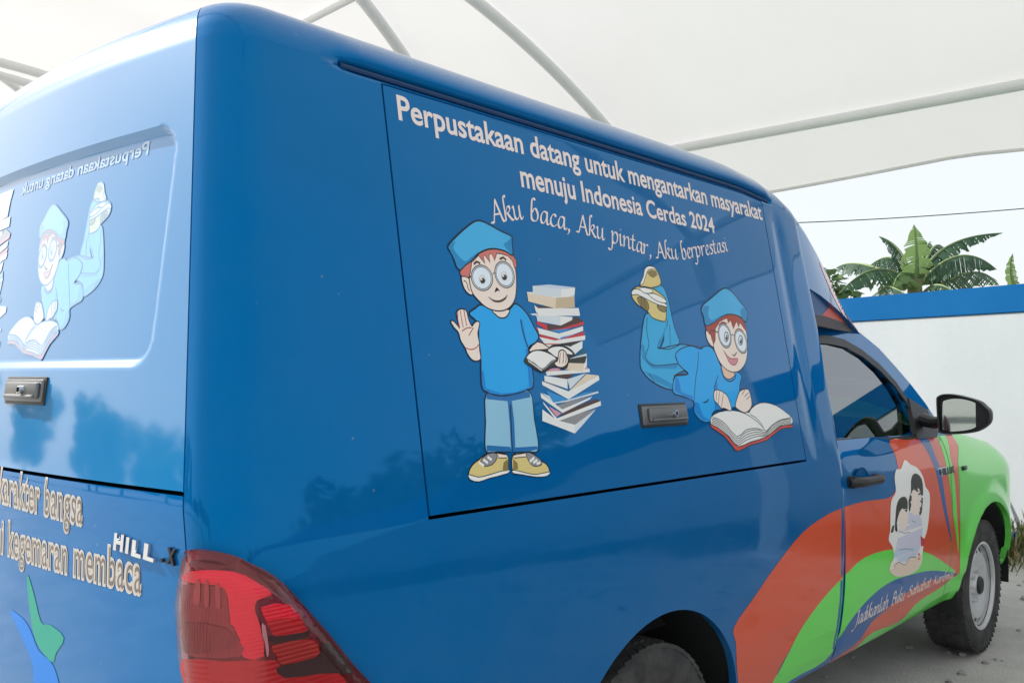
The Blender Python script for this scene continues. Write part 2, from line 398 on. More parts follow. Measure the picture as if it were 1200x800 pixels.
# ------------------------------------------------------------------ cab: lower body
SEC = [(.800, .335), (.848, .345), (.866, .365), (.880, .395), (.888, .425), (.893, .45), (.903, .475), (.910, .51), (.918, .57), (.925, .65), (.928, .74), (.929, .84), (.927, .93), (.922, 1.0), (.914, 1.045), (.906, 1.075), (.898, 1.10), (.884, 1.13), (.866, 1.158)]
def crx(pts, n):
    return [(p.x, p.y) for p in cr(pts, n, False)]
SECF = crx(SEC, 3)
ZT = [(2.4, 1.19), (3.0, 1.18), (3.6, 1.165), (3.9, 1.155), (4.2, 1.13), (4.6, 1.075), (4.9, 1.0), (5.1, .93), (5.25, .84)]
def cab_pt(x, k, s):
    y, z = SECF[k]
    zt = interp(ZT, x)
    if z > .9: z = .9 + (z - .9) * (zt - .9) / (1.158 - .9) if zt > .92 else min(z, zt)
    fl = .018 * math.exp(-((math.hypot(x - 4.335, z - .345) - .45) / .05) ** 2) if 3.7 < x < 5.1 else 0
    tp = 1 - .30 * max(0, (x - 4.62) / .63) ** 2.2
    if x > 3.6: y = y - .02 * smooth(3.6, 4.6, x) * smooth(.9, 1.1, z)
    if x > 4.5 and z < .45: z = z + (x - 4.5) * .10
    if x < 2.5: y -= .003 * smooth(2.47, 2.455, x)
    return (x, s * (y + fl) * tp, z)
XC = list(np.arange(2.453, 3.70, .035)) + [3.7] + list(np.arange(3.706, 5.26, .022))
cv = [cab_pt(x, k, -1) for x in XC for k in range(len(SECF))]; nk = len(SECF)
cf = [(a * nk + k, (a + 1) * nk + k, (a + 1) * nk + k + 1, a * nk + k + 1) for a in range(len(XC) - 1) for k in range(nk - 1)]
BVH_CAB = BVHTree.FromPolygons([Vector(v) for v in cv], cf)
idoor = XC.index(3.7)
fdoor = [f for f in cf if f[1] // nk <= idoor]; ffend = [f for f in cf if f[0] // nk > idoor]
door = bm_obj('door', part_from(cv, fdoor, .0, .03, skip=None), M['blue'], VAN, sharp=40)
V2, F2 = archclip(cv, ffend, arch_f, -1)
fender = bm_obj('front_fender', part_from(V2, F2, 0, .03), M['green'], VAN, sharp=40)
# far side of the cab
cvl = [(x, -y, z) for x, y, z in cv]; V3, F3 = archclip(cvl, [f[::-1] for f in cf], arch_f, 1)
bm_obj('cab_side', part_from(V3, F3, 0, .03), M['blue'], VAN, sharp=40)
# bonnet
XH = [3.78 + (5.25 - 3.78) * k / 40 for k in range(41)]
hv, hf = [], []
def hood_pt(x, t):      # t from -1 (right edge) to 1
    e = cab_pt(x, nk - 1, -1); y = e[1] * -t * -1 if False else abs(e[1]) * t
    z = e[2] + .075 * (1 - abs(t) ** 2.6) + .012 * math.exp(-((abs(t) - .72) / .08) ** 2)
    return (x, y, z)
NT = 28
for x in XH:
    for k in range(NT + 1): hv.append(hood_pt(x, -1 + 2 * k / NT))
for a in range(40):
    for k in range(NT): q = a * (NT + 1) + k; hf.append((q, q + NT + 1, q + NT + 2, q + 1))
BVH_HOOD = BVHTree.FromPolygons([Vector(v) for v in hv], hf)
bm_obj('bonnet', part_from(hv, hf, .003, .03), M['green'], VAN, sharp=40)
# front end: closing panel with grille and lamps
bm = bmesh.new(); fa = [Vector(cab_pt(5.25, k, -1)) for k in range(nk)]
L_ = [bm.verts.new(v) for v in fa]; R_ = [bm.verts.new((v.x, -v.y, v.z)) for v in fa]
for k in range(nk - 1): bm.faces.new((L_[k], R_[k], R_[k + 1], L_[k + 1]))
nose = bm_obj('nose_panel', bm, M['green'], VAN, smooth_=False)
bm = bmesh.new()
for k in range(5): bm_box(bm, (5.265, 0, .62 + .05 * k), (.03, .95, .022), bevel=.006)
bm_obj('grille', bm, M['black'], nose)
for s in (-1, 1):
    bm = bmesh.new(); bm_box(bm, (5.235, s * .53, .76), (.05, .16, .13), bevel=.02); bm_obj('headlight', bm, M['chrome'], nose)
# sill underside & chassis
bm = bmesh.new()
bm_box(bm, (2.6, .38, .50), (4.9, .09, .12), bevel=.01); bm_box(bm, (2.6, -.38, .50), (4.9, .09, .12), bevel=.01)
bm_box(bm, (3.1, 0, .47), (1.25, 1.60, .10)); bm_box(bm, (AX_R, 0, .345), (.10, 1.4, .10), bevel=.03); bm_box(bm, (AX_F, 0, .345), (.09, 1.4, .08), bevel=.03)
bm_obj('chassis', bm, M['black'], VAN)
# wheel-arch liners
for ax, zc, rr, nm in ((1.227, .323, .465, 0), (4.335, .345, .45, 1)):
    for s in (-1, 1):
        bm = bmesh.new(); n = 28; pr = []
        for k in range(n + 1):
            a = math.radians(-8 + 196 * k / n); pr.append((ax + rr * math.cos(a) * (1.03 if nm else 1), zc + rr * math.sin(a)))
        A = [bm.verts.new((x, s * .895, z)) for x, z in pr]; B = [bm.verts.new((x, s * .56, z)) for x, z in pr]
        for k in range(n): bm.faces.new((A[k], A[k + 1], B[k + 1], B[k]))
        bm.faces.new(B)
        bm_obj('arch_liner', bm, M['black'], VAN, sharp=30)

# ------------------------------------------------------------------ greenhouse of the cab
def gy(z): return -(.866 - (z - 1.17) * (.866 - .672) / (1.66 - 1.17) - .05 * max(0, z - 1.60))
def gpx(p):                       # photo pixel -> point of the leaning side-glass plane
    r = pxray(p); lo, hi = .5, 9.
    g = lambda t: (CAM + r * t).y - gy((CAM + r * t).z)
    for _ in range(60):
        m_ = (lo + hi) / 2
        if g(m_) < 0: lo = m_
        else: hi = m_
    return CAM + r * lo
roofline = [(2.46, 1.16), (2.47, 1.40), (2.475, 1.62), (2.52, 1.672), (2.70, 1.680), (2.92, 1.672)] + [tuple((gpx(p).x, gpx(p).z)) for p in ((1008, 390), (1030, 408), (1050, 430), (1068, 451), (1085, 473), (1100, 496))] + [(3.95, 1.150)]
win_px = [(958, 402), (972, 403), (990, 407), (1010, 418), (1030, 434), (1048, 453), (1062, 473), (1074, 498), (1075, 506), (1066, 510), (1030, 512.5), (979, 514), (974, 490), (966, 450)]
WIN = [(gpx(p).x, gpx(p).z) for p in win_px]
def ring_between(bm, outer, inner, yf, N=120, mat=0):
    def resample(P):
        P = [Vector(p) for p in P]; P.append(P[0]); d = [0]
        for a, b in zip(P, P[1:]): d.append(d[-1] + (b - a).length)
        out = []
        for k in range(N):
            t = d[-1] * k / N; j = max(i for i in range(len(d)) if d[i] <= t); u = (t - d[j]) / max(d[j + 1] - d[j], 1e-9); out.append(P[j].lerp(P[j + 1], u))
        return out
    c = sum((Vector(p) for p in inner), Vector((0, 0))) / len(inner)
    inn = resample(inner)
    outp = [Vector(p) for p in outer]
    def hit(d):
        best = None
        for a, b in zip(outp, outp[1:] + outp[:1]):
            e = b - a; den = d.x * e.y - d.y * e.x
            if abs(den) < 1e-9: continue
            ac = a - c; t = (ac.x * e.y - ac.y * e.x) / den; u = (ac.x * d.y - ac.y * d.x) / den
            if t > 0 and -1e-6 <= u <= 1 + 1e-6: best = t if best is None else max(best, t)
        return c + d * (best or 0)
    I = [bm.verts.new((p.x, yf(p.y), p.y)) for p in inn]
    O = [];
    for p in inn:
        q = hit((p - c).normalized()); O.append(bm.verts.new((q.x, yf(q.y), q.y)))
    for k in range(N): f = bm.faces.new((I[k], O[k], O[(k + 1) % N], I[(k + 1) % N])); f.material_index = mat
    return I, O
for s in (-1, 1):
    bm = bmesh.new(); I, O = ring_between(bm, roofline, WIN, lambda z: s * abs(gy(z)))
    bm.normal_update()
    r_ = bmesh.ops.extrude_edge_only(bm, edges=[e for e in bm.edges if len(e.link_faces) == 1])
    for g in r_['geom']:
        if isinstance(g, bmesh.types.BMVert): g.co.y -= s * .035
    bmesh.ops.recalc_face_normals(bm, faces=bm.faces[:])
    o = bm_obj('cab_pillar', bm, M['blue'], VAN, sharp=30)
# glass
def glassmat(name, tint, ior=1.75):
    m = bpy.data.materials.new(name); m.use_nodes = True; n = m.node_tree; n.nodes.clear()
    out = n.nodes.new('ShaderNodeOutputMaterial'); gl = n.nodes.new('ShaderNodeBsdfGlossy'); gl.inputs['Roughness'].default_value = .015
    gl.inputs['Color'].default_value = (.95, .97, 1, 1)
    tr = n.nodes.new('ShaderNodeBsdfTransparent'); tr.inputs['Color'].default_value = (*tint, 1)
    fr_ = n.nodes.new('ShaderNodeFresnel'); fr_.inputs['IOR'].default_value = ior
    mx = n.nodes.new('ShaderNodeMixShader'); n.links.new(fr_.outputs[0], mx.inputs[0]); n.links.new(tr.outputs[0], mx.inputs[1]); n.links.new(gl.outputs[0], mx.inputs[2]); n.links.new(mx.outputs[0], out.inputs['Surface'])
    return m
M['glass'] = glassmat('tinted_glass', (.25, .27, .27), 2.9)
M['glass2'] = glassmat('windscreen_glass', (.45, .5, .5))
def poly_mesh(pts, yf):
    t = tessellate_polygon([[Vector((p[0], 0, p[1])) for p in pts]])
    return [(p[0], yf(p[1]), p[1]) for p in pts], [tuple(f) for f in t]
for s in (-1, 1):
    v, f = poly_mesh(WIN, lambda z: s * (abs(gy(z)) - .032 + .029 * (z - 1.17) / .42))
    q = [Vector(v[k]) for k in f[0]]
    if (q[1] - q[0]).cross(q[2] - q[0]).y * s < 0: f = [t_[::-1] for t_ in f]
    mesh_obj('window_pane', v, f, M['glass'], door if s < 0 else VAN, smooth_=False)
# black weather-strip frame round the window
cw = sum((Vector(p) for p in WIN), Vector((0, 0))) / len(WIN)
def grow(P, top, bot, side):
    out = []
    P = [Vector(p) for p in P]
    for a, b, c in zip(P[-1:] + P[:-1], P, P[1:] + P[:1]):
        t = (c - a).normalized(); n = Vector((t.y, -t.x))
        if n.dot(b - cw) < 0: n = -n
        k = top if n.y > .3 else (bot if n.y < -.5 else side); out.append(b + n * k)
    return out
bm = bmesh.new(); fo = grow(WIN, .038, .016, .03)
I = [bm.verts.new((p[0], gy(p[1]) - .005, p[1])) for p in WIN]; O = [bm.verts.new((p[0], gy(p[1]) - .007, p[1])) for p in fo]
for k in range(len(WIN)): bm.faces.new((I[k], O[k], O[(k + 1) % len(WIN)], I[(k + 1) % len(WIN)]))
r_ = bmesh.ops.extrude_edge_only(bm, edges=[e for e in bm.edges if len(e.link_faces) == 1])
for g in r_['geom']:
    if isinstance(g, bmesh.types.BMVert): g.co.y += .02
bmesh.ops.recalc_face_normals(bm, faces=bm.faces[:])
bm_obj('window_frame', bm, M['black'], door, smooth_=False)
# black triangular mirror base in the front corner of the window
tri = [(gpx(p).x, gpx(p).z) for p in ((1062, 466), (1084, 480), (1097, 506), (1094, 512), (1072, 514))]
v, f = poly_mesh(tri, lambda z: gy(z) - .012); v2, _ = poly_mesh(tri, lambda z: gy(z) + .01)
n = len(v); ff2 = f + [(k, (k + 1) % n, n + (k + 1) % n, n + k) for k in range(n)]
mesh_obj('mirror_base', v + v2, ff2, M['black'], door, smooth_=False)
# roof and windscreen of the cab
rl = [Vector((p[0], gy(p[1]), p[1])) for p in roofline]
top = rl[3:8]; scr = rl[7:]
def cross_sheet(name, line, crown, m, par):
    v, f = [], []; N = 16
    for p in line:
        for k in range(N + 1): t = -1 + 2 * k / N; v.append((p.x + crown[0] * (1 - t * t), abs(p.y) * t, p.z + crown[1] * (1 - t * t)))
    for a in range(len(line) - 1):
        for k in range(N): q = a * (N + 1) + k; f.append((q, q + N + 1, q + N + 2, q + 1))
    return mesh_obj(name, v, f, m, par)
cross_sheet('cab_roof', [Vector(p) for p in top], (0, .035), M['blue'], VAN)
cross_sheet('windscreen', [Vector(p) for p in scr[:-1]] + [Vector((3.80, -.83, 1.165))], (.10, .03), M['glass2'], VAN)
cross_sheet('scuttle', [Vector((3.70, -.835, 1.168)), Vector((3.86, -.835, 1.150))], (.10, .03), M['black'], VAN)
# interior: bench seat, dash, steering wheel
M['seat'] = mat('seat_fabric', (.05, .05, .055), .9, bump=(90, .3, .002)); M['dash'] = mat('dash', (.02, .02, .022), .7)
bm = bmesh.new(); bm_box(bm, (2.86, 0, .88), (.50, 1.45, .14), bevel=.04)
for y in (-.40, .40):
    bm_box(bm, (2.60, y, 1.16), (.12, .55, .52), rot=Matrix.Rotation(math.radians(-10), 3, 'Y'), bevel=.04)
    bm_box(bm, (2.585, y, 1.50), (.10, .26, .15), bevel=.04)
bm_obj('bench_seat', bm, M['seat'], VAN)
bm = bmesh.new(); bm_box(bm, (3.62, 0, 1.02), (.30, 1.62, .22), bevel=.05); dash = bm_obj('dashboard', bm, M['dash'], VAN)
bm = bmesh.new(); cpt = Vector((3.32, -.38, 1.10)); q = Matrix.Rotation(math.radians(65), 3, 'Y')
ringp = [cpt + q @ Vector((.19 * math.cos(a), .19 * math.sin(a), 0)) for a in [2 * math.pi * k / 32 for k in range(33)]]
bm_tube(bm, ringp, .015, 8, cap=False); bm_tube(bm, [cpt, cpt + q @ Vector((0, 0, .3))], .03, 8)
for a in (0, 2.1, 4.2): bm_tube(bm, [cpt, cpt + q @ Vector((.19 * math.cos(a), .19 * math.sin(a), 0))], .013, 6)
bm_obj('steering_wheel', bm, M['dash'], VAN)
bm = bmesh.new(); bm_box(bm, (2.462, 0, 1.35), (.012, 1.5, .5)); bm_obj('cab_rear_panel', bm, M['dash'], VAN, smooth_=False)
# ------------------------------------------------------------------ printed decals
BVHS = {'box': BVH_BOX, 'cab': BVH_CAB, 'fair': BVH_FAIR, 'hood': BVH_HOOD}
def pick(p, *which):
    """photo pixel -> first point hit on the named surfaces"""
    r = pxray(p); best = None
    for w_ in (which or ('box', 'cab')):
        h = BVHS[w_].ray_cast(CAM, r)
        if h[0] is not None and (best is None or h[3] < best[1]): best = (h[0], h[3])
    return best[0] if best else None
def xz(p, *which):
    q = pick(p, *which)
    if q is None: q = onY(p, -.92)
    return (q.x, q.z)
class Decal:
    """flat printed shapes: polygons in a plane's two coordinates, laid on the sheet metal"""
    def __init__(self, axis='Y', target='box', sub=None, base=.0009, step=.00001):
        self.ax, self.t, self.sub, self.base, self.step = axis, target, sub, base, step; self.polys = []; self.n = 0
    def poly(self, pts, m, layer=None):
        if layer is None: self.n += 1; layer = self.n
        t = tessellate_polygon([[Vector((p[0], p[1], 0)) for p in pts]])
        self.polys.append(([tuple(p) for p in pts], [tuple(f) for f in t], m, layer)); return self
    def raw(self, pts, faces, m, layer=None):
        if layer is None: self.n += 1; layer = self.n
        self.polys.append(([tuple(p)[:2] for p in pts], [tuple(f) for f in faces], m, layer))
    def stroke(self, pts, wd, m, layer=None, closed=False, nib=None):
        if layer is None: self.n += 1; layer = self.n
        P = [Vector(p) for p in pts]; N = len(P); A, B = [], []
        for i in range(N):
            a = P[i - 1] if (closed or i) else P[0]; c = P[(i + 1) % N] if (closed or i < N - 1) else P[-1]
            if nib: n = Vector(nib) * .5
            else:
                t = (c - a).normalized(); n = Vector((-t.y, t.x)) * wd * .5
            A.append(P[i] + n); B.append(P[i] - n)
        idx = N if closed else N - 1
        self.raw(A + B, [(k, (k + 1) % N, N + (k + 1) % N, N + k) for k in range(idx)], m, layer)
    def build(self, name, par, lo=None, hi=None, proj=None):
        mats, out_v, out_f, out_m = [], [], [], []
        bvh = BVHS[self.t]
        for pts, tris, m, layer in self.polys:
            if m not in mats: mats.append(m)
            mi = mats.index(m); V = pts; F = tris
            if self.sub or lo is not None or hi is not None:
                bm = bmesh.new(); vv = [bm.verts.new((p[0], p[1], 0)) for p in pts]
                for f in tris:
                    try: bm.faces.new([vv[k] for k in f])
                    except ValueError: pass
                xs_ = [p[0] for p in pts]; ys_ = [p[1] for p in pts]
                for ax_, lim, sgn in ((0, lo, -1), (0, hi, 1)):
                    if lim is not None: bmesh.ops.bisect_plane(bm, geom=bm.verts[:] + bm.edges[:] + bm.faces[:], plane_co=(lim, 0, 0), plane_no=(sgn, 0, 0), clear_outer=True)
                if self.sub:
                    for c, arr, no in ((0, xs_, (1, 0, 0)), (1, ys_, (0, 1, 0))):
                        a = math.ceil(min(arr) / self.sub) * self.sub
                        while a < max(arr):
                            bmesh.ops.bisect_plane(bm, geom=bm.verts[:] + bm.edges[:] + bm.faces[:], plane_co=(a if c == 0 else 0, a if c == 1 else 0, 0), plane_no=no); a += self.sub
                bm.verts.index_update(); V = [(v.co.x, v.co.y) for v in bm.verts]; F = [tuple(v.index for v in f.verts) for f in bm.faces]; bm.free()
            base = len(out_v); ok = []
            for p in V:
                if self.ax == 'Y': h = bvh.ray_cast(Vector((p[0], -3, p[1])), Vector((0, 1, 0)))
                elif self.ax == 'X': h = bvh.ray_cast(Vector((-3, p[0], p[1])), Vector((1, 0, 0)))
                else: h = bvh.ray_cast(CAM, pxray(p))
                good = h[0] is not None; ok.append(good)
                if not good: out_v.append((0, 0, 0)); continue
                n = h[1]
                dr = Vector((0, 1, 0)) if self.ax == 'Y' else (Vector((1, 0, 0)) if self.ax == 'X' else pxray(p))
                if n.dot(dr) > 0: n = -n
                out_v.append(h[0] + n * (self.base + self.step * layer))
            for f in F:
                if all(ok[k] for k in f): out_f.append(tuple(base + k for k in f)); out_m.append(mi)
        # face everything outwards
        for k, f in enumerate(out_f):
            a, b, c = (Vector(out_v[i]) for i in f[:3]); n = (b - a).cross(c - a); d = (a - CAM)
            if n.dot(d) > 0: out_f[k] = f[::-1]
        used = sorted(set(i for f in out_f for i in f)); rm = {i: k for k, i in enumerate(used)}
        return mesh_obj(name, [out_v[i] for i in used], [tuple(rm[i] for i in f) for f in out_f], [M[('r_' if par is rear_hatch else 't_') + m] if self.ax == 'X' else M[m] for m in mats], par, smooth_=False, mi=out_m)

def text_mesh(s, bold=0., spacing=1.0):
    """outline font text -> (2D verts, faces), baseline at 0, first ink at x=0"""
    cu = bpy.data.curves.new('t', 'FONT'); cu.body = s; cu.size = 1; cu.offset = bold; cu.space_character = spacing; cu.resolution_u = 4; cu.fill_mode = 'FRONT'
    o = bpy.data.objects.new('t', cu); COL.objects.link(o); dg = bpy.context.evaluated_depsgraph_get(); me = o.evaluated_get(dg).to_mesh()
    V = [(v.co.x, v.co.y) for v in me.vertices]; F = [tuple(p.vertices) for p in me.polygons]
    o.evaluated_get(dg).to_mesh_clear(); bpy.data.objects.remove(o); bpy.data.curves.remove(cu)
    x0 = min(v[0] for v in V); return [(v[0] - x0, v[1]) for v in V], F
def place_text(dec, s, A, B, cap, m, bold=0., capref=.729, mirror=False, layer=None, flip=1, cap2=None, spacing=1.0):
    """text from point A to B of the decal plane with capital height cap (cap2 at the far end)"""
    V, F = text_mesh(s, bold, spacing); W_ = max(v[0] for v in V); A, B = Vector(A), Vector(B); d = (B - A); L = d.length; d.normalize(); n = Vector((-d.y, d.x))
    if flip < 0: n = -n
    c2 = cap2 or cap
    pts = [A + d * (v[0] / W_ * L) + n * (v[1] / capref * (cap + (c2 - cap) * v[0] / W_)) for v in V]
    dec.raw(pts, F, m, layer)

# ---- broad-nib lettering (chancery italic), x-height 1
def arc(cx, cy, rx, ry, a0, a1, n=10): return [(cx + rx * math.cos(math.radians(a0 + (a1 - a0) * k / n)), cy + ry * math.sin(math.radians(a0 + (a1 - a0) * k / n))) for k in range(n + 1)]
G = {
 'A': (1.25, [[(-.08, .03), (.05, 0), (.18, .10), (.72, 1.55)], [(.70, 1.55), (.86, .75), (1.0, .10), (1.12, 0), (1.22, .05)], [(.30, .52), (.92, .55)], [(-.12, .0), (.20, .0)]]),
 'k': (.86, [[(.45, 1.66), (.38, 1.78), (.26, 1.70), (.20, 1.4), (.02, 0)], [(.08, .45), (.40, .95), (.58, 1.0), (.62, .82), (.48, .62), (.20, .52)], [(.28, .55), (.52, .15), (.68, 0), (.82, .08)]]),
 'u': (.88, [[(-.02, .85), (.12, 1.0), (.10, .6), (.06, .25), (.16, .03), (.34, .08), (.56, .40), (.66, 1.0)], [(.68, 1.0), (.60, .3), (.62, .03), (.74, .02), (.86, .18)]]),
 'b': (.80, [[(.48, 1.64), (.40, 1.78), (.26, 1.70), (.18, 1.3), (.06, .3), (.12, .05), (.32, 0), (.54, .18), (.62, .6), (.52, .95), (.36, .98), (.16, .62)]]),
 'a': (.82, [[(.62, .88), (.48, 1.0), (.28, .90), (.08, .5), (.06, .15), (.18, .0), (.36, .14), (.56, .52), (.66, 1.0)], [(.66, 1.0), (.56, .25), (.60, .02), (.70, .02), (.82, .18)]]),
 'c': (.68, [[(.58, .82), (.48, 1.0), (.30, .92), (.10, .55), (.08, .2), (.20, 0), (.40, .04), (.60, .24)]]),
 ',': (.34, [[(.10, .12), (.18, .02), (.12, -.18), (-.02, -.34)]]),
 'p': (.86, [[(-.02, .86), (.12, 1.0), (.08, .4), (-.02, -.35), (-.14, -.66), (-.32, -.70), (-.44, -.58)], [(.10, .55), (.34, .95), (.54, .98), (.66, .75), (.58, .3), (.38, .02), (.16, .02), (.06, .14)]]),
 'i': (.42, [[(-.02, .84), (.12, 1.0), (.08, .5), (.08, .12), (.16, 0), (.30, .14)], [(.20, 1.38), (.26, 1.46)]]),
 'n': (.90, [[(-.02, .84), (.12, 1.0), (.10, .6), (.02, 0)], [(.08, .5), (.32, .9), (.50, 1.0), (.62, .86), (.58, .4), (.58, .08), (.68, 0), (.84, .16)]]),
 't': (.56, [[(.26, 1.40), (.18, .8), (.10, .3), (.14, .03), (.28, 0), (.46, .16)], [(-.06, .92), (.48, .96)]]),
 'r': (.64, [[(-.02, .84), (.12, 1.0), (.10, .6), (.02, 0)], [(.10, .55), (.28, .88), (.44, 1.0), (.58, .90)]]),
 'e': (.66, [[(.10, .46), (.40, .58), (.52, .82), (.40, 1.0), (.22, .88), (.08, .5), (.08, .16), (.22, 0), (.40, .04), (.60, .24)]]),
 's': (.60, [[(.50, .86), (.40, 1.0), (.22, .94), (.18, .74), (.38, .44), (.38, .14), (.20, 0), (.02, .10)]]),
 'd': (.86, [[(.62, .88), (.48, 1.0), (.28, .90), (.08, .5), (.06, .15), (.18, .0), (.36, .14), (.56, .52), (.84, 1.75)], [(.82, 1.72), (.60, .35), (.60, .02), (.72, .02), (.84, .18)]]),
 'l': (.42, [[(.30, 1.76), (.16, 1.0), (.06, .2), (.14, 0), (.32, .16)]]),
 'h': (.90, [[(.30, 1.76), (.16, 1.0), (.02, 0)], [(.08, .5), (.32, .9), (.50, 1.0), (.62, .86), (.58, .4), (.58, .08), (.68, 0), (.84, .16)]]),
 'm': (1.3, [[(-.02, .84), (.12, 1.0), (.10, .6), (.02, 0)], [(.08, .5), (.30, .95), (.46, .95), (.46, .6), (.40, 0)], [(.46, .5), (.70, .95), (.88, .95), (.88, .5), (.88, .08), (1.0, 0), (1.16, .16)]]),
 'J': (.9, [[(.30, 1.45), (.55, 1.60), (.85, 1.58)], [(.72, 1.58), (.60, .6), (.44, -.35), (.16, -.62), (-.05, -.48)]]),
 'B': (1.1, [[(.35, 1.5), (.22, .7), (.08, 0)], [(.15, 1.4), (.50, 1.62), (.86, 1.45), (.80, 1.05), (.35, .85), (.85, .75), (.98, .35), (.60, .0), (.08, .02)]]),
 'S': (.95, [[(.85, 1.35), (.65, 1.58), (.36, 1.45), (.34, 1.1), (.72, .7), (.72, .25), (.40, 0), (.08, .18)]]),
 'K': (1.1, [[(.35, 1.55), (.22, .7), (.08, 0)], [(.95, 1.5), (.55, .95), (.28, .78)], [(.30, .80), (.70, .25), (.95, 0), (1.05, .06)]]),
 ' ': (.45, [])}
def nib_text(dec, s, A, B, xh, m, nibw=.17, ang=40, xh2=None):
    W_ = sum(G[c][0] for c in s); A, B = Vector(A), Vector(B); d = B - A; L = d.length; d.normalize(); n = Vector((-d.y, d.x)); kx = L / W_; x = 0
    dec.n += 1; lay = dec.n
    for c in s:
        for q, st in enumerate(G[c][1]):
            pts = cr([Vector(p) for p in st], 4, False)
            h = xh + ((xh2 or xh) - xh) * (x / W_)
            P = [A + d * ((x + p.x) * kx) + n * (p.y * h) for p in pts]
            nb = d * (nibw * math.cos(math.radians(ang)) * kx) + n * (nibw * math.sin(math.radians(ang)) * h)
            # the nib sweep, plus a hairline so thin strokes stay visible
            dec.stroke(P, 0, m, lay + q * .1, nib=(nb.x, nb.y)); dec.stroke(P, .0022, m, lay + q * .1 + .05)
        x += G[c][0]
    dec.n += 1

# ------------------------------------------------------------------ side hatch print
hx = lambda *p: xz(p, 'box')
T = Decal('Y', 'box')
def words(s, bold=0., spacing=1.0):
    """whole line laid out once, then handed out word by word: (verts, faces), line width"""
    V, F = text_mesh(s, bold, spacing); cuts = []; pre = ''
    for wd in s.split(' ')[:-1]:
        pre += wd; cuts.append(max(v[0] for v in text_mesh(pre, bold, spacing)[0]) + .04); pre += ' '
    W_ = max(v[0] for v in V); out = []
    for lo, hi in zip([-1] + cuts, cuts + [1e9]):
        fs = [f for f in F if lo < sum(V[k][0] for k in f) / len(f) <= hi]; us = sorted(set(k for f in fs for k in f)); mp = {k: i for i, k in enumerate(us)}
        out.append(([V[k] for k in us], [tuple(mp[k] for k in f) for f in fs]))
    return out, W_
def hatchline(s, a, b, capA, capB, bold):
    A, B = Vector(hx(*a)), Vector(hx(*b)); c1 = (hx(*capA[0])[1] - hx(*capA[1])[1]) * 1.07; c2 = (hx(*capB[0])[1] - hx(*capB[1])[1]) * 1.07
    ws, W_ = words(s, bold)
    for V, F in ws:
        T = Decal('Y', 'box'); T.raw([A + (B - A) * (v[0] / W_) + Vector((0, v[1] / .729 * (c1 + (c2 - c1) * v[0] / W_))) for v in V], F, 'letter'); T.build('lettering', side_hatch)
hatchline('Perpustakaan datang untuk mengantarkan masyarakat', (467, 140), (893.5, 258), ((463, 111.5), (467, 140)), ((866, 233), (868, 251)), .020)
hatchline('menuju Indonesia Cerdas 2024', (611, 218.5), (838, 273), ((682, 211), (685, 235)), ((809, 248.5), (811, 266)), .020)
for wd, a, b, h in (('Aku', (577, 261), (614, 256.5), (16.5, 15)), ('baca,', (622, 258), (669, 271), (15, 14)), ('Aku', (676.5, 271.5), (709, 282), (14, 13.5)), ('pintar,', (717, 284), (764, 301), (13.5, 12)), ('Aku', (769.5, 302), (795, 304), (12, 11.5)), ('berprestasi', (800, 304), (854, 294), (11.5, 10))):
    A, B = hx(*a), hx(*b); mA = hx(a[0], a[1] - h[0])[1] - A[1]; mB = hx(b[0], b[1] - h[1])[1] - B[1]
    T = Decal('Y', 'box'); nib_text(T, wd, A, B, mA, 'letter', xh2=mB, nibw=.20); T.build('lettering', side_hatch)

def Z(ox, oy, s): return lambda pts: [hx(ox + x / s, oy + y / s) for x, y in pts]
def ell(cx, cy, rx, ry, rot=0, n=28):
    c, s = math.cos(math.radians(rot)), math.sin(math.radians(rot))
    return [(cx + rx * math.cos(a) * c - ry * math.sin(a) * s, cy + rx * math.cos(a) * s + ry * math.sin(a) * c) for a in [2 * math.pi * k / n for k in range(n)]]
LW = .0032
def shape(D, zf, pts, m, n=4, line=LW, lm='p_line', edge=True):
    P = cr(zf(pts), n) if n > 1 else [Vector(p) for p in zf(pts)]
    D.poly(P, m)
    if edge: D.stroke(P, line, lm, closed=True)
def ink(D, zf, pts, wd=LW, m='p_line', n=4): D.stroke(cr(zf(pts), n, False) if n > 1 else zf(pts), wd, m)
def glasses(D, zf, els, wd=.0030):
    for cx, cy, rx, ry, rot in els:
        P = [Vector(p) for p in zf(ell(cx, cy, rx, ry, rot))]; D.poly(P, 'p_lens')
        D.stroke(P, wd, 'p_grey', closed=True); P2 = [Vector(p) for p in zf(ell(cx, cy, rx * .88, ry * .88, rot))]; D.stroke(P2, wd * .6, 'p_dark', closed=True)
        D.stroke([Vector(p) for p in zf(ell(cx, cy, rx * 1.03, ry * 1.03, rot))], wd * .6, 'p_dark', closed=True)

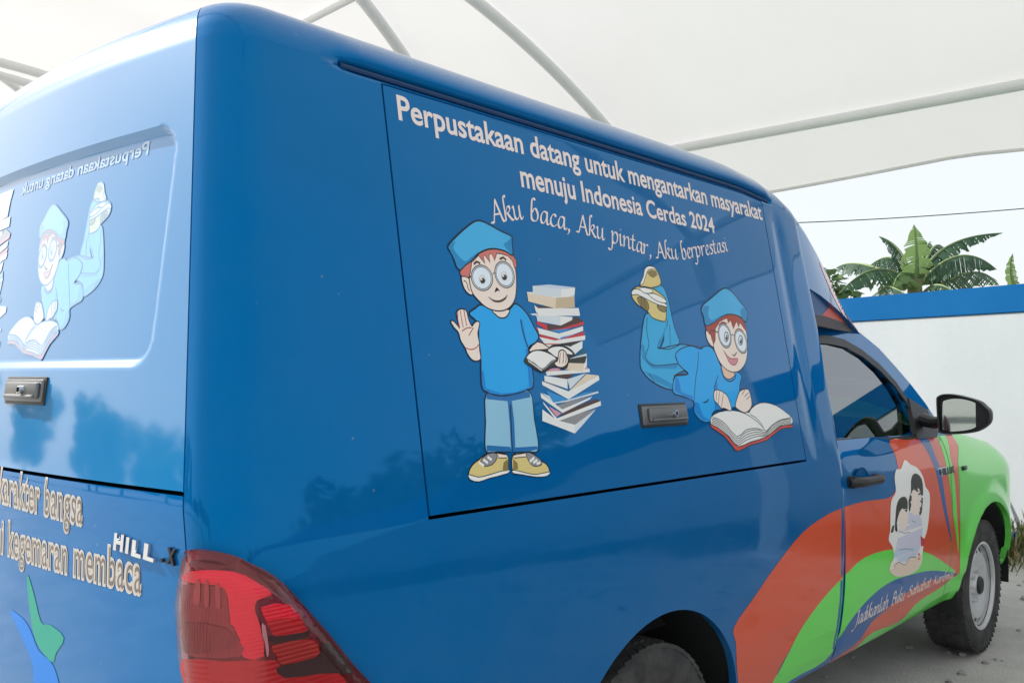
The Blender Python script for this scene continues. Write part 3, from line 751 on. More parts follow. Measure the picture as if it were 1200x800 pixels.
# ---- standing boy with raised hand
def standing_boy(A_, B_, C_):
    D = Decal('Y', 'box', base=.0009)
    # trousers and shoes
    shape(D, C_, [(222, 270), (330, 268), (446, 258), (470, 400), (492, 560), (440, 574), (360, 572), (280, 574), (218, 570), (217, 420)], 'p_jean', 3)
    D.poly(C_([(330, 300), (352, 300), (366, 420), (372, 572), (350, 574), (342, 430)]), 'p_jean2'); D.poly(C_([(222, 540), (345, 548), (352, 573), (222, 571)]), 'p_jean2'); D.poly(C_([(366, 552), (486, 545), (490, 560), (440, 573), (368, 574)]), 'p_jean2')
    D.poly(C_([(222, 272), (446, 260), (449, 290), (340, 312), (222, 300)]), 'p_jean2')
    ink(D, C_, [(346, 330), (350, 450), (356, 572)])
    for sh, sole, tong in (([(128, 700), (134, 665), (155, 635), (185, 612), (228, 580), (278, 580), (330, 590), (336, 640), (332, 684), (285, 696), (232, 712), (182, 728), (142, 722)], [(128, 692), (180, 706), (240, 692), (332, 666), (333, 686), (236, 712), (182, 730), (138, 720)], [(228, 584), (272, 582), (276, 606), (252, 640), (205, 650), (190, 622)]),
                           ([(358, 592), (424, 578), (462, 582), (500, 616), (536, 642), (549, 680), (524, 700), (462, 702), (402, 690), (360, 684)], [(360, 668), (420, 682), (480, 692), (549, 678), (538, 700), (480, 705), (400, 692), (360, 686)], [(428, 580), (456, 582), (500, 612), (510, 640), (470, 650), (440, 622)])):
        shape(D, C_, sh, 'p_tan', 3); shape(D, C_, sole, 'p_white', 2, .002); shape(D, C_, tong, 'p_grey', 2, .002)
    for k in range(3): ink(D, C_, [(182 + 22 * k, 628 - 14 * k), (208 + 20 * k, 648 - 16 * k)], .006, 'p_white', 1)
    for k in range(3): ink(D, C_, [(446 + 18 * k, 626 - 2 * k + 8 * k), (470 + 16 * k, 604 + 12 * k)], .006, 'p_white', 1)
    shape(D, C_, [(278, 582), (328, 590), (326, 606), (285, 606)], 'p_skin', 1, .002); shape(D, C_, [(360, 592), (424, 580), (426, 600), (366, 606)], 'p_skin', 1, .002)
    D.poly(C_([(306, 660), (310, 630), (332, 612), (334, 672), (308, 676)]), 'p_olive'); D.poly(C_([(360, 612), (382, 632), (386, 664), (360, 668)]), 'p_olive')
    # shirt
    shape(D, B_, [(168, 160), (208, 122), (250, 98), (325, 134), (400, 140), (440, 128), (480, 90), (550, 150), (600, 240), (633, 305), (615, 352), (566, 390), (590, 520), (598, 642), (540, 672), (460, 696), (380, 705), (310, 690), (258, 660), (248, 560), (245, 440), (232, 330), (225, 220)], 'p_shirt', 3, .0042)
    D.poly(B_([(560, 390), (588, 520), (596, 640), (570, 655), (560, 520), (545, 390)]), 'p_shirt2'); D.poly(B_([(250, 540), (265, 540), (280, 655), (380, 690), (480, 682), (595, 640), (540, 672), (460, 694), (380, 703), (310, 690), (260, 660)]), 'p_shirt2')
    D.poly(B_([(510, 190), (524, 200), (560, 384), (552, 384), (528, 300)]), 'p_shirt2'); ink(D, B_, [(512, 200), (530, 290), (566, 390)])
    # neck
    shape(D, B_, [(326, 134), (434, 130), (428, 165), (405, 185), (372, 184), (346, 165)], 'p_skin', 3, .0035)
    # raised hand
    shape(D, B_, [(44, 210), (62, 206), (92, 238), (103, 250), (84, 165), (88, 142), (104, 128), (126, 126), (150, 140), (166, 200), (186, 240), (200, 222), (220, 208), (238, 218), (234, 250), (226, 292), (236, 350), (238, 400), (246, 455), (228, 474), (192, 470), (160, 432), (140, 385), (112, 340), (96, 285), (66, 250)], 'p_skin', 3)
    for l in ([(104, 255), (92, 195), (92, 150)], [(128, 250), (116, 190), (108, 135)], [(152, 240), (142, 190), (132, 132)], [(120, 275), (150, 255), (186, 250)], [(165, 305), (185, 270), (196, 250)], [(140, 385), (180, 398), (215, 385), (236, 358)]): ink(D, B_, l, .0024, 'p_hair2', 3)
    # head: ear, hair, face, cap
    shape(D, A_, [(124, 462), (150, 452), (178, 470), (194, 512), (210, 572), (196, 590), (165, 570), (140, 530)], 'p_skin', 3)
    ink(D, A_, [(142, 485), (162, 500), (172, 540), (186, 560)], .0024)
    shape(D, A_, [(180, 400), (200, 345), (250, 296), (330, 272), (420, 283), (482, 315), (508, 375), (520, 450), (520, 560), (506, 630), (470, 680), (420, 702), (360, 700), (300, 675), (250, 630), (205, 575), (184, 500)], 'p_skin', 3)
    shape(D, A_, [(118, 412), (192, 348), (192, 400), (178, 462), (150, 455), (124, 452)], 'p_hair', 3, .0024)
    shape(D, A_, [(188, 352), (250, 292), (310, 262), (370, 258), (440, 272), (495, 303), (520, 338), (523, 388), (508, 395), (492, 342), (460, 308), (410, 292), (378, 290), (364, 342), (342, 290), (322, 300), (332, 358), (292, 300), (282, 312), (296, 366), (262, 322), (246, 304), (206, 348)], 'p_hair', 1, .0024)
    shape(D, A_, [(28, 238), (90, 165), (150, 110), (215, 62), (265, 56), (330, 85), (410, 130), (486, 168), (488, 215), (494, 302), (440, 274), (370, 257), (310, 262), (250, 290), (190, 345), (150, 375), (116, 408), (90, 385), (75, 340), (55, 290)], 'p_cap', 3, .0042)
    D.poly(cr(A_([(34, 238), (80, 205), (66, 250), (98, 300), (150, 345), (190, 320), (250, 278), (190, 342), (150, 372), (116, 404), (92, 382), (76, 335)]), 3), 'p_cap2'); D.poly(cr(A_([(484, 172), (486, 215), (492, 298), (455, 262), (430, 225), (460, 200)]), 3), 'p_cap2')
    glasses(D, A_, [(272, 466, 74, 92, -18), (435, 442, 66, 96, -18)])
    ink(D, A_, [(348, 440), (362, 428), (376, 436)], .0035, 'p_grey'); ink(D, A_, [(196, 452), (176, 466)], .0035, 'p_dark', 1)
    for ex, ey in ((277, 480), (434, 456)):
        D.poly([Vector(p) for p in A_(ell(ex - 2, ey - 3, 23, 31, -10))], 'p_grey'); D.poly([Vector(p) for p in A_(ell(ex - 2, ey - 3, 20, 28, -10))], 'p_white'); D.poly([Vector(p) for p in A_(ell(ex, ey + 5, 17, 21, -10))], 'p_dark'); D.poly([Vector(p) for p in A_(ell(ex - 8, ey - 4, 6, 7))], 'p_white')
    for l in ([(214, 368), (234, 350), (260, 364)], [(400, 332), (426, 320), (446, 340)]): ink(D, A_, l, .0055, 'p_brown')
    D.poly(cr(A_([(364, 572), (372, 540), (384, 538), (400, 562), (388, 558), (378, 562)]), 3), 'p_line')
    D.poly(cr(A_([(316, 598), (352, 622), (396, 627), (436, 608), (456, 584), (442, 620), (402, 642), (354, 636)]), 3), 'p_brown')
    return D
def held_book(B_):
    D = Decal('Y', 'box', base=.0009 + .0018)
    shape(D, B_, [(566, 402), (622, 345), (684, 374), (694, 396), (600, 416)], 'p_skin', 2)
    shape(D, B_, [(540, 462), (580, 412), (632, 402), (692, 396), (722, 372), (792, 370), (852, 405), (874, 440), (838, 452), (820, 520), (780, 524), (745, 510), (700, 528), (655, 552), (590, 516), (542, 488)], 'p_dark', 2)
    shape(D, B_, [(548, 456), (582, 414), (632, 404), (692, 420), (748, 458), (715, 478), (656, 528), (600, 488)], 'p_white', 3, .0024)
    shape(D, B_, [(690, 402), (724, 380), (788, 378), (846, 410), (858, 434), (808, 430), (756, 452), (712, 424)], 'p_white', 3, .0024)
    ink(D, B_, [(556, 462), (600, 492), (656, 530), (716, 484), (746, 466)], .003, 'p_grey'); ink(D, B_, [(560, 474), (606, 506), (652, 540)], .0025, 'p_white')
    shape(D, B_, [(736, 486), (758, 470), (764, 420), (782, 402), (806, 408), (822, 440), (826, 486), (794, 518), (752, 512)], 'p_skin', 3)
    for l in ([(776, 420), (772, 460), (770, 490)], [(796, 412), (796, 460), (792, 492)], [(812, 425), (814, 462), (810, 488)]): ink(D, B_, l, .0024, 'p_brown')
    return D
def book_pile(D_, E_):
    D = Decal('Y', 'box', base=.0009)
    def q(zf, m, *pts): D.poly(zf(list(pts)), m)
    # from the lowest book upwards
    q(E_, 'p_pale2', (235, 530), (330, 600), (490, 650), (490, 718), (235, 620)); q(E_, 'p_pale', (490, 650), (655, 528), (560, 640), (490, 718)); q(E_, 'p_grey', (350, 615), (530, 560), (660, 525), (490, 650))
    q(E_, 'p_pale2', (240, 470), (350, 600), (350, 625), (245, 490)); q(E_, 'p_pale2', (350, 600), (690, 462), (693, 500), (350, 625)); q(E_, 'p_brown', (400, 552), (520, 500), (660, 448), (690, 465), (372, 590)); q(E_, 'p_pink', (286, 508), (384, 562), (346, 588))
    q(E_, 'p_pale2', (220, 400), (390, 530), (390, 556), (225, 440)); q(E_, 'p_pale2', (390, 530), (625, 428), (605, 452), (390, 560)); q(E_, 'p_grey', (350, 500), (440, 470), (605, 428), (390, 530)); q(E_, 'p_pale', (230, 402), (300, 430), (345, 498))
    q(E_, 'p_bluebook', (260, 382), (440, 452), (322, 478)); q(E_, 'p_bluebook', (430, 455), (560, 400), (650, 388), (420, 462)); q(E_, 'p_pale', (320, 478), (430, 458), (670, 388), (674, 402), (430, 470), (325, 486))
    q(E_, 'p_cream', (460, 372), (580, 255), (672, 265), (440, 390)); q(E_, 'p_pale2', (230, 310), (440, 390), (440, 452), (235, 340)); q(E_, 'p_pale2', (440, 390), (675, 265), (680, 300), (440, 452))
    q(E_, 'p_brown', (320, 268), (500, 243), (430, 297)); q(E_, 'p_pale2', (250, 268), (430, 295), (432, 372), (252, 312)); q(E_, 'p_pale', (430, 295), (576, 248), (450, 374)); q(E_, 'p_grey', (250, 308), (440, 372), (452, 376), (250, 318))
    q(E_, 'p_pink', (250, 215), (400, 205), (345, 238), (260, 238)); q(E_, 'p_pale2', (260, 236), (602, 213), (606, 240), (270, 268)); q(E_, 'p_pink', (570, 190), (600, 215), (560, 218))
    q(E_, 'p_cream', (420, 168), (562, 172), (552, 236), (370, 212)); q(E_, 'p_pale2', (562, 172), (582, 110), (582, 190), (552, 236)); q(E_, 'p_dark', (440, 136), (582, 112), (568, 168), (440, 166)); q(E_, 'p_dteal', (490, 112), (562, 52), (578, 92), (490, 132)); q(E_, 'p_pale', (488, 120), (580, 95), (582, 112), (440, 138))
    q(D_, 'p_dark', (340, 668), (470, 655), (650, 628), (560, 690), (420, 690)); q(D_, 'p_pale2', (300, 660), (420, 668), (560, 690), (580, 762), (470, 730), (330, 690)); q(D_, 'p_pale2', (555, 682), (658, 636), (656, 702), (580, 765))
    q(D_, 'p_red', (245, 570), (440, 622), (676, 548), (674, 588), (400, 634), (280, 612)); q(D_, 'p_pale2', (252, 598), (400, 632), (684, 584), (682, 625), (440, 662), (300, 660)); q(D_, 'p_red', (250, 630), (300, 660), (440, 662), (420, 672), (290, 668))
    q(D_, 'p_pale2', (232, 512), (440, 566), (450, 620), (252, 570)); q(D_, 'p_pale2', (440, 566), (662, 498), (664, 540), (450, 620)); q(D_, 'p_bluebook', (350, 534), (545, 520), (446, 562)); q(D_, 'p_bluebook', (450, 604), (560, 572), (450, 622)); q(D_, 'p_red', (218, 514), (236, 514), (252, 562))
    q(D_, 'p_brown', (300, 480), (450, 490), (560, 430), (600, 408), (672, 455), (500, 520), (330, 536)); q(D_, 'p_red', (224, 450), (322, 484), (332, 538), (228, 480)); q(D_, 'p_red', (470, 515), (668, 454), (666, 486), (500, 524), (340, 538))
    q(D_, 'p_pale', (165, 382), (232, 376), (232, 400), (190, 396)); q(D_, 'p_pale', (222, 388), (450, 404), (452, 492), (235, 452)); q(D_, 'p_pale2', (450, 404), (562, 412), (560, 440), (452, 492))
    q(D_, 'p_brown', (205, 302), (400, 326), (620, 328), (240, 334)); q(D_, 'p_pale2', (205, 300), (242, 330), (622, 328), (634, 400), (250, 402), (216, 352))
    q(D_, 'p_cream', (136, 178), (410, 228), (405, 332), (150, 266)); q(D_, 'p_cream2', (410, 228), (580, 216), (586, 322), (405, 332)); q(D_, 'p_pale2', (132, 178), (190, 178), (420, 222), (582, 212), (582, 220), (410, 232), (140, 186))
    q(D_, 'p_pale', (188, 120), (456, 150), (456, 228), (192, 202)); q(D_, 'p_pale2', (456, 150), (588, 136), (582, 208), (456, 228)); q(D_, 'p_bluegrey', (188, 120), (345, 108), (588, 134), (456, 150))
    return D
A_, B_, C_, D_, E_ = Z(520, 250, 6.15), Z(520, 340, 5.717), Z(520, 400, 4.445), Z(600, 320, 8), Z(600, 400, 6.667)
book_pile(D_, E_).build('printed_book_stack', side_hatch)
standing_boy(A_, B_, C_).build('printed_boy', side_hatch)
held_book(B_).build('printed_open_book', side_hatch)

# ---- boy lying on his front, reading
def lying_boy(F_, G_, H_, I_, D):
    # rear leg, its shoe
    shape(D, F_, [(162, 190), (205, 166), (240, 190), (262, 250), (282, 340), (300, 420), (330, 512), (262, 530), (220, 545), (240, 440)], 'p_teal', 3)
    shape(D, I_, [(158, 270), (190, 200), (204, 122), (240, 92), (296, 108), (340, 190), (350, 268), (270, 298), (210, 300)], 'p_tan', 3)
    shape(D, I_, [(160, 258), (190, 190), (202, 124), (238, 94), (292, 106), (302, 126), (246, 124), (216, 170), (186, 262)], 'p_white', 2, .002); D.poly(I_([(222, 152), (262, 130), (312, 142), (320, 180), (284, 206), (250, 190)]), 'p_olive')
    # front leg
    shape(D, F_, [(132, 340), (190, 352), (252, 366), (252, 420), (200, 535), (260, 532), (330, 518), (400, 525), (470, 552), (420, 640), (300, 700), (290, 782), (182, 742), (112, 672), (100, 600), (108, 470)], 'p_teal', 3)
    D.poly(F_([(112, 600), (104, 520), (122, 520), (135, 600), (190, 640), (330, 632), (310, 660), (170, 660)]), 'p_teal2'); D.poly(F_([(110, 670), (190, 735), (290, 780), (291, 750), (200, 700)]), 'p_teal2'); D.poly(F_([(246, 420), (262, 400), (215, 530), (198, 536)]), 'p_teal2')
    ink(D, F_, [(140, 360), (138, 440), (150, 520), (132, 590), (175, 640), (330, 628)], .0026); ink(D, F_, [(200, 538), (270, 545), (330, 520)], .0026); ink(D, F_, [(150, 690), (185, 740)], .0024); ink(D, F_, [(272, 400), (276, 520)], .0022)
    # front shoe
    shape(D, F_, [(50, 205), (76, 182), (104, 178), (165, 188), (210, 215), (248, 250), (253, 295), (250, 372), (234, 383), (172, 362), (140, 322), (84, 284), (54, 245)], 'p_tan', 3)
    shape(D, F_, [(50, 206), (82, 192), (160, 232), (250, 282), (248, 300), (170, 270), (84, 226), (54, 230)], 'p_white', 2, .0024)
    shape(D, F_, [(94, 184), (160, 192), (172, 214), (124, 218)], 'p_white', 2, .0024); shape(D, F_, [(146, 226), (182, 220), (246, 254), (248, 276), (198, 264)], 'p_white', 2, .0024)
    shape(D, F_, [(80, 246), (112, 242), (142, 268), (150, 300), (140, 322), (104, 294)], 'p_olive', 2, .0024); shape(D, F_, [(198, 288), (250, 298), (246, 328), (210, 316)], 'p_olive', 2, .0024)
    ink(D, F_, [(104, 250), (112, 290)], .0024); ink(D, F_, [(122, 256), (130, 308)], .0024)
    # shirt
    shape(D, F_, [(305, 582), (340, 542), (400, 526), (450, 545), (482, 528), (524, 542), (560, 620), (600, 690), (660, 678), (692, 700), (682, 760), (664, 880), (535, 905), (512, 966), (460, 966), (415, 910), (414, 850), (350, 822), (292, 795), (306, 702), (380, 690), (330, 640)], 'p_shirt', 3)
    D.poly(F_([(306, 704), (300, 790), (350, 818), (410, 846), (408, 820), (340, 796), (325, 720)]), 'p_shirt2'); D.poly(F_([(530, 760), (545, 720), (560, 800), (575, 890), (536, 902)]), 'p_shirt2'); D.poly(F_([(418, 850), (440, 860), (470, 940), (515, 962), (462, 964), (418, 908)]), 'p_shirt2')
    ink(D, F_, [(440, 560), (436, 640), (424, 720), (414, 850)], .003); ink(D, F_, [(555, 700), (535, 770), (540, 800)], .003); ink(D, F_, [(306, 584), (330, 642), (382, 690), (304, 702)], .003); ink(D, F_, [(470, 858), (490, 852), (500, 838)], .004)
    # neck and collar
    shape(D, H_, [(255, 700), (310, 752), (360, 772), (366, 800), (330, 830), (290, 820), (268, 780)], 'p_skin2', 3)
    ink(D, H_, [(248, 740), (275, 815), (320, 850), (365, 830), (378, 790)], .004)
    # ear, face, hair, cap
    shape(D, H_, [(122, 425), (148, 400), (178, 420), (204, 470), (194, 552), (162, 542), (132, 490)], 'p_skin', 3); ink(D, H_, [(145, 440), (165, 460), (172, 500)], .0024, 'p_hair2')
    shape(D, H_, [(188, 420), (205, 370), (240, 330), (320, 308), (400, 320), (452, 380), (474, 480), (476, 600), (460, 690), (420, 750), (370, 772), (310, 756), (250, 700), (206, 610), (186, 540)], 'p_skin', 3)
    shape(D, H_, [(116, 372), (180, 354), (250, 302), (310, 278), (380, 284), (436, 322), (462, 380), (470, 430), (448, 400), (412, 350), (402, 390), (382, 340), (356, 402), (332, 330), (312, 352), (300, 310), (240, 340), (204, 400), (202, 500), (186, 542), (168, 460), (126, 412)], 'p_hair2', 1, .0022)
    shape(D, H_, [(86, 218), (180, 130), (275, 58), (340, 84), (410, 170), (470, 250), (464, 345), (430, 310), (380, 285), (310, 279), (250, 304), (180, 355), (120, 372), (104, 300)], 'p_cap', 3, .0040)
    D.poly(cr(H_([(90, 220), (150, 210), (140, 270), (170, 330), (250, 290), (310, 272), (250, 302), (180, 352), (122, 368), (106, 300)]), 3), 'p_cap2'); D.poly(cr(H_([(466, 255), (462, 340), (430, 306), (415, 255), (440, 220)]), 3), 'p_cap2')
    glasses(D, H_, [(282, 460, 52, 104, -12), (420, 508, 50, 104, -14)], .0042)
    ink(D, H_, [(332, 462), (350, 452), (368, 470)], .004, 'p_grey'); ink(D, H_, [(160, 414), (228, 432)], .004, 'p_brown', 1)
    for ex, ey in ((296, 470), (418, 500)):
        D.poly([Vector(p) for p in H_(ell(ex, ey, 20, 44))], 'p_dark'); D.poly([Vector(p) for p in H_(ell(ex - 1, ey, 15, 36))], 'p_lens'); D.poly([Vector(p) for p in H_(ell(ex + 1, ey + 6, 10, 24))], 'p_dark'); D.poly([Vector(p) for p in H_(ell(ex - 3, ey - 4, 4, 8))], 'p_white')
    for l in ([(232, 372), (262, 346), (302, 358)], [(384, 408), (412, 404), (440, 424)]): ink(D, H_, l, .0045, 'p_hair2')
    ink(D, H_, [(348, 618), (364, 632), (384, 600)], .004, 'p_brown'); shape(D, H_, [(272, 586), (302, 630), (340, 656), (396, 656), (376, 706), (346, 708), (316, 680), (300, 640)], 'p_mouth', 2, .0028, 'p_hair2')
    # open book
    shape(D, G_, [(506, 416), (550, 440), (616, 500), (680, 562), (760, 534), (855, 502), (940, 432), (1023, 424), (1024, 440), (950, 452), (862, 522), (760, 552), (680, 592), (650, 570), (590, 496), (510, 442)], 'p_redcover', 2, .0026)
    shape(D, G_, [(508, 370), (560, 340), (640, 330), (760, 345), (800, 290), (880, 285), (970, 335), (1020, 375), (1023, 418), (950, 432), (860, 500), (760, 532), (680, 562), (620, 500), (550, 440), (506, 418)], 'p_pale2', 2, .0026)
    for k in range(4): ink(D, G_, [(510, 382 + 10 * k), (560, 402 + 11 * k), (610, 445 + 13 * k), (672, 512 + 13 * k), (730, 470 + 17 * k), (800, 455 + 14 * k), (852, 472 + 8 * k), (890, 440 + 12 * k), (950, 398 + 10 * k), (1018, 384 + 9 * k)], .0024, 'p_dark')
    shape(D, G_, [(510, 370), (560, 341), (640, 331), (720, 350), (800, 402), (852, 460), (800, 446), (730, 455), (672, 500), (600, 420), (552, 386)], 'p_white', 2, .0026)
    shape(D, G_, [(748, 346), (790, 296), (850, 281), (920, 300), (980, 340), (1016, 376), (950, 391), (890, 430), (856, 466), (830, 420), (790, 376)], 'p_white', 2, .0026)
    # hands
    shape(D, G_, [(526, 210), (546, 200), (582, 214), (612, 244), (636, 318), (626, 334), (592, 318), (572, 318), (546, 288), (526, 262)], 'p_skin', 3); shape(D, G_, [(696, 204), (735, 194), (752, 216), (766, 290), (750, 330), (720, 346), (680, 326), (661, 300), (678, 235)], 'p_skin', 3)
    for l in ([(542, 206), (538, 270)], [(560, 208), (552, 290)], [(584, 220), (572, 310)]): ink(D, G_, l, .0024, 'p_brown', 1)
    for l in ([(722, 200), (702, 232)], [(744, 218), (720, 244)], [(752, 240), (732, 262)]): ink(D, G_, l, .0024, 'p_brown', 1)
    return D
F_, G_, H_, I_ = Z(730, 300, 5), Z(740, 420, 5.4545), Z(810, 330, 7.275), Z(730, 300, 8)
lying_boy(F_, G_, H_, I_, Decal('Y', 'box')).build('printed_boy', side_hatch)

# ---- mirrored print on the rear hatch
ra, rb = onX((122, 243), -.13), onX((50, 420), -.16)          # toe of the shoe, tip of the book on the rear
sa, sb = hx(742, 345), hx(865, 527)
def rear_map(pts2):
    out = []
    for x, z in pts2:
        tx = (x - sa[0]) / (sb[0] - sa[0]); tz = (z - sa[1]) / (sb[1] - sa[1])
        out.append((ra.y + (rb.y - ra.y) * tx, ra.z + (rb.z - ra.z) * tz))
    return out
RZ = lambda zf: (lambda pts: rear_map(zf(pts)))
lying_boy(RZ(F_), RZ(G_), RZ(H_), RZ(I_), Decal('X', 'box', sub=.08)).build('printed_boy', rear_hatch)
pa, pb = onX((6, 345), -.16), onX((4, 440), -.17)             # edge of the book pile
ta, tb = hx(672, 430), hx(672, 500)
k_ = (pa.z - pb.z) / (ta[1] - tb[1])
def pile_map(zf): return lambda pts: [(pa.y + (x - hx(705, 450)[0]) * -k_ * 1 + .0, pb.z + (z - tb[1]) * k_) for x, z in zf(pts)]
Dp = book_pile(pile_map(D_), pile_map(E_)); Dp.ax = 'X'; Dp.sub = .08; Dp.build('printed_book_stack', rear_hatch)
a, b = pick((174, 181), 'box'), pick((84, 228), 'box')
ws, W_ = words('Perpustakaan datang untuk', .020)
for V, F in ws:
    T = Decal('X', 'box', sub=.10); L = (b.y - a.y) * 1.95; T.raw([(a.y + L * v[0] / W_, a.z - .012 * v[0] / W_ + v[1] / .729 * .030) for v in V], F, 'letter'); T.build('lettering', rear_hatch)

# ---- tailgate lettering, logo and badge
def tl(p): q = pick(p, 'box'); return (q.y, q.z)
for s, a, b, ext in (('karakter bangsa', (0, 589), (97, 614), .005), ('melalui kegemaran membaca', (0, 640), (166, 695), .165)):
    A, B = tl(a), tl(b); A = (A[0] + ext, B[1] + (.012 if s[0] == 'k' else .006))
    sets = [(lay, m, words(s, bold, 1.10)) for lay, bold, m in ((1, .056, 'p_white'), (2, .036, 'letter'), (3, -.002, 'letterdark'))]
    for k in range(len(s.split(' '))):
        T = Decal('X', 'box', sub=.10)
        for lay, m, (ws, W_) in sets:
            V, F = ws[k]; T.raw([(A[0] + (B[0] - A[0]) * v[0] / W_, A[1] + (B[1] - A[1]) * v[0] / W_ + v[1] / .729 * .076) for v in V], F, m, lay * 3)
        T.build('lettering', tailgate)
T = Decal('X', 'box', sub=.10)
lz = lambda pts: [tl((x / 3.077, 540 + y / 3.077)) for x, y in pts]
T.poly(cr(lz([(38, 540), (80, 562), (112, 610), (140, 680), (184, 722), (206, 770), (216, 830), (200, 900), (150, 930), (122, 860), (120, 740), (84, 642)]), 3), 'logo_blue')
T.poly(cr(lz([(100, 408), (124, 480), (150, 580), (184, 590), (232, 636), (204, 690), (190, 724), (150, 680), (122, 620), (104, 500)]), 3), 'logo_green')
T.build('printed_logo', tailgate)
def badge(s, px0, px1, hpx, m, par, axis='X', target='box', depth=.006, bold=.05, cuts=None):
    a, b = pick(px0, target), pick(px1, target); V, F = text_mesh(s, bold); W_ = max(v[0] for v in V)
    up = (pick((px0[0], px0[1] - hpx), target) - a).z
    bm = bmesh.new(); vv = []
    for v in V:
        t = v[0] / W_; base = a.lerp(b, t) + Vector((0, 0, up * v[1] / .729))
        if axis == 'X': h = BVHS[target].ray_cast(Vector((-3, base.y + up * v[1] / .729 * -.12, base.z)), Vector((1, 0, 0)))
        else: h = BVHS[target].ray_cast(Vector((base.x, -3, base.z)), Vector((0, 1, 0)))
        n = h[1]; n = n if n.dot(CAM - h[0]) > 0 else -n
        vv.append(bm.verts.new(h[0] + n * depth))
    for f in F:
        try: bm.faces.new([vv[k] for k in f])
        except ValueError: pass
    r = bmesh.ops.extrude_edge_only(bm, edges=[e for e in bm.edges if len(e.link_faces) == 1])
    d = Vector((1, 0, 0)) if axis == 'X' else Vector((0, 1, 0))
    for g in r['geom']:
        if isinstance(g, bmesh.types.BMVert): g.co += d * (depth - .0005)
    bmesh.ops.recalc_face_normals(bm, faces=bm.faces[:])
    return bm_obj('badge_letter', bm, m, par, sharp=30)
badge('H', (136, 642), (147, 645), 19, M['chrome'], tailgate); badge('I', (150, 646), (153.5, 647), 18, M['chrome'], tailgate)
badge('L', (157, 649), (168, 652.5), 18, M['chrome'], tailgate); badge('L', (171, 653), (183, 657), 18, M['chrome'], tailgate)
badge('X', (197.5, 658), (207, 661), 18, M['darkchrome'], tailgate); badge('.', (190, 656.5), (193.5, 657.5), 16, M['darkchrome'], tailgate)
M['tl_cheek'] = mat('dark_cheek', (.035, .018, .022), .5)
M['cheek_o'] = mat('orange_cheek', (.62, .075, .030), .4); M['cheek_n'] = mat('navy_cheek', (.001, .05, .18), .3)
# ------------------------------------------------------------------ livery stripes on bed, door and fender
def side_pick(p):
    q = pick(p, 'box', 'cab'); q2 = onY(p, -.925)
    return (q.x, q.z) if q is not None else (q2.x, q2.z)
sp = lambda pts: [side_pick(p) for p in pts]
OR1 = [(866, 830), (864, 790), (862, 752), (860, 734), (883, 700), (910, 661), (940, 624), (967, 604), (987, 595), (1013, 587), (1041, 583), (1050, 572), (1053, 556), (1049, 534), (1043, 515), (1078, 513), (1100, 511), (1119, 509), (1122, 540), (1124, 580), (1125, 630), (1124, 672), (1110, 661), (1083, 648), (1047, 644), (1013, 654), (987, 677), (957, 711), (933, 747), (914, 781), (900, 806), (885, 835)]
GR1 = [(885, 835), (900, 805), (933, 746), (957, 710), (987, 676), (1013, 653), (1047, 643), (1083, 646), (1105, 658), (1123, 672), (1093, 669), (1067, 674), (1040, 684), (1013, 707), (990, 737), (967, 774), (943, 801), (925, 830)]
BL1 = [(925, 830), (943, 800), (967, 773), (990, 736), (1013, 706), (1040, 683), (1067, 673), (1093, 668), (1123, 672), (1104, 677), (1084, 682), (1065, 693), (1040, 713), (1020, 731), (1003, 755), (985, 785), (975, 805)]
OR2 = [(975, 805), (985, 785), (1002, 754), (1020, 730), (1039.5, 712), (1065, 692), (1084, 681), (1104, 677), (1122, 673), (1102, 689), (1087, 698), (1071, 710), (1053, 729), (1035, 744), (1022, 762), (1005, 785)]
GR2 = [(1005, 785), (1022, 761), (1035, 743), (1053, 728), (1071, 709), (1087, 697), (1102, 688), (1122, 674), (1132, 690), (1125, 725), (1080, 748), (1040, 775)]
STR = [([(1077, 514), (1086, 513), (1094, 530), (1102, 551), (1108, 590), (1113, 620), (1115, 637), (1109, 612), (1104, 590), (1096, 551), (1088, 532)], 'navy'), ([(1098, 511), (1107, 510), (1113, 535), (1118, 560), (1121, 600), (1123, 650), (1117, 605), (1112, 562), (1106, 535)], 'limegreen')]
FRONTGREEN = [(1119, 509), (1175, 520), (1180, 640), (1135, 700), (1124, 672), (1125, 630), (1124, 580), (1122, 540)]
def livery(target, lo, hi, par, name):
    D = Decal('Y', target, sub=.05, base=.0008, step=.00012)
    for P, m in ((OR1, 'orange'), (GR1, 'limegreen'), (BL1, 'navy'), (OR2, 'orange'), (GR2, 'limegreen'), *STR): D.poly(cr(sp(P), 3), m)
    if target == 'cab': D.poly(sp(FRONTGREEN), 'green')
    return D.build(name, par, lo=lo, hi=hi)
livery('box', None, XF - .001, body, 'swoosh_stripes'); livery('cab', 2.4545, 3.699, door, 'swoosh_stripes'); livery('cab', 3.7075, 3.93, fender, 'swoosh_stripes')
# motto along the blue band
mz = [(1001, 741), (1038, 713), (1052, 702), (1062, 698), (1068, 696), (1096, 682.5), (1099, 681), (1118, 676)]
for s, a, b, h in (('Jadikanlah', (1000, 733), (1040, 711), 8), ('Buku', (1044, 708.5), (1059, 702), 7.5), ('Sahabat', (1063, 699), (1090, 686), 6), ('Karibmu', (1093, 684.5), (1116, 676), 5)):
    D = Decal('Y', 'cab', base=.0018); A, B = side_pick(a), side_pick(b); nib_text(D, s, A, B, side_pick((a[0], a[1] - h * 1.15))[1] - A[1], 'letter', nibw=.27)
    D.build('lettering', door if B[0] < 3.72 else fender)
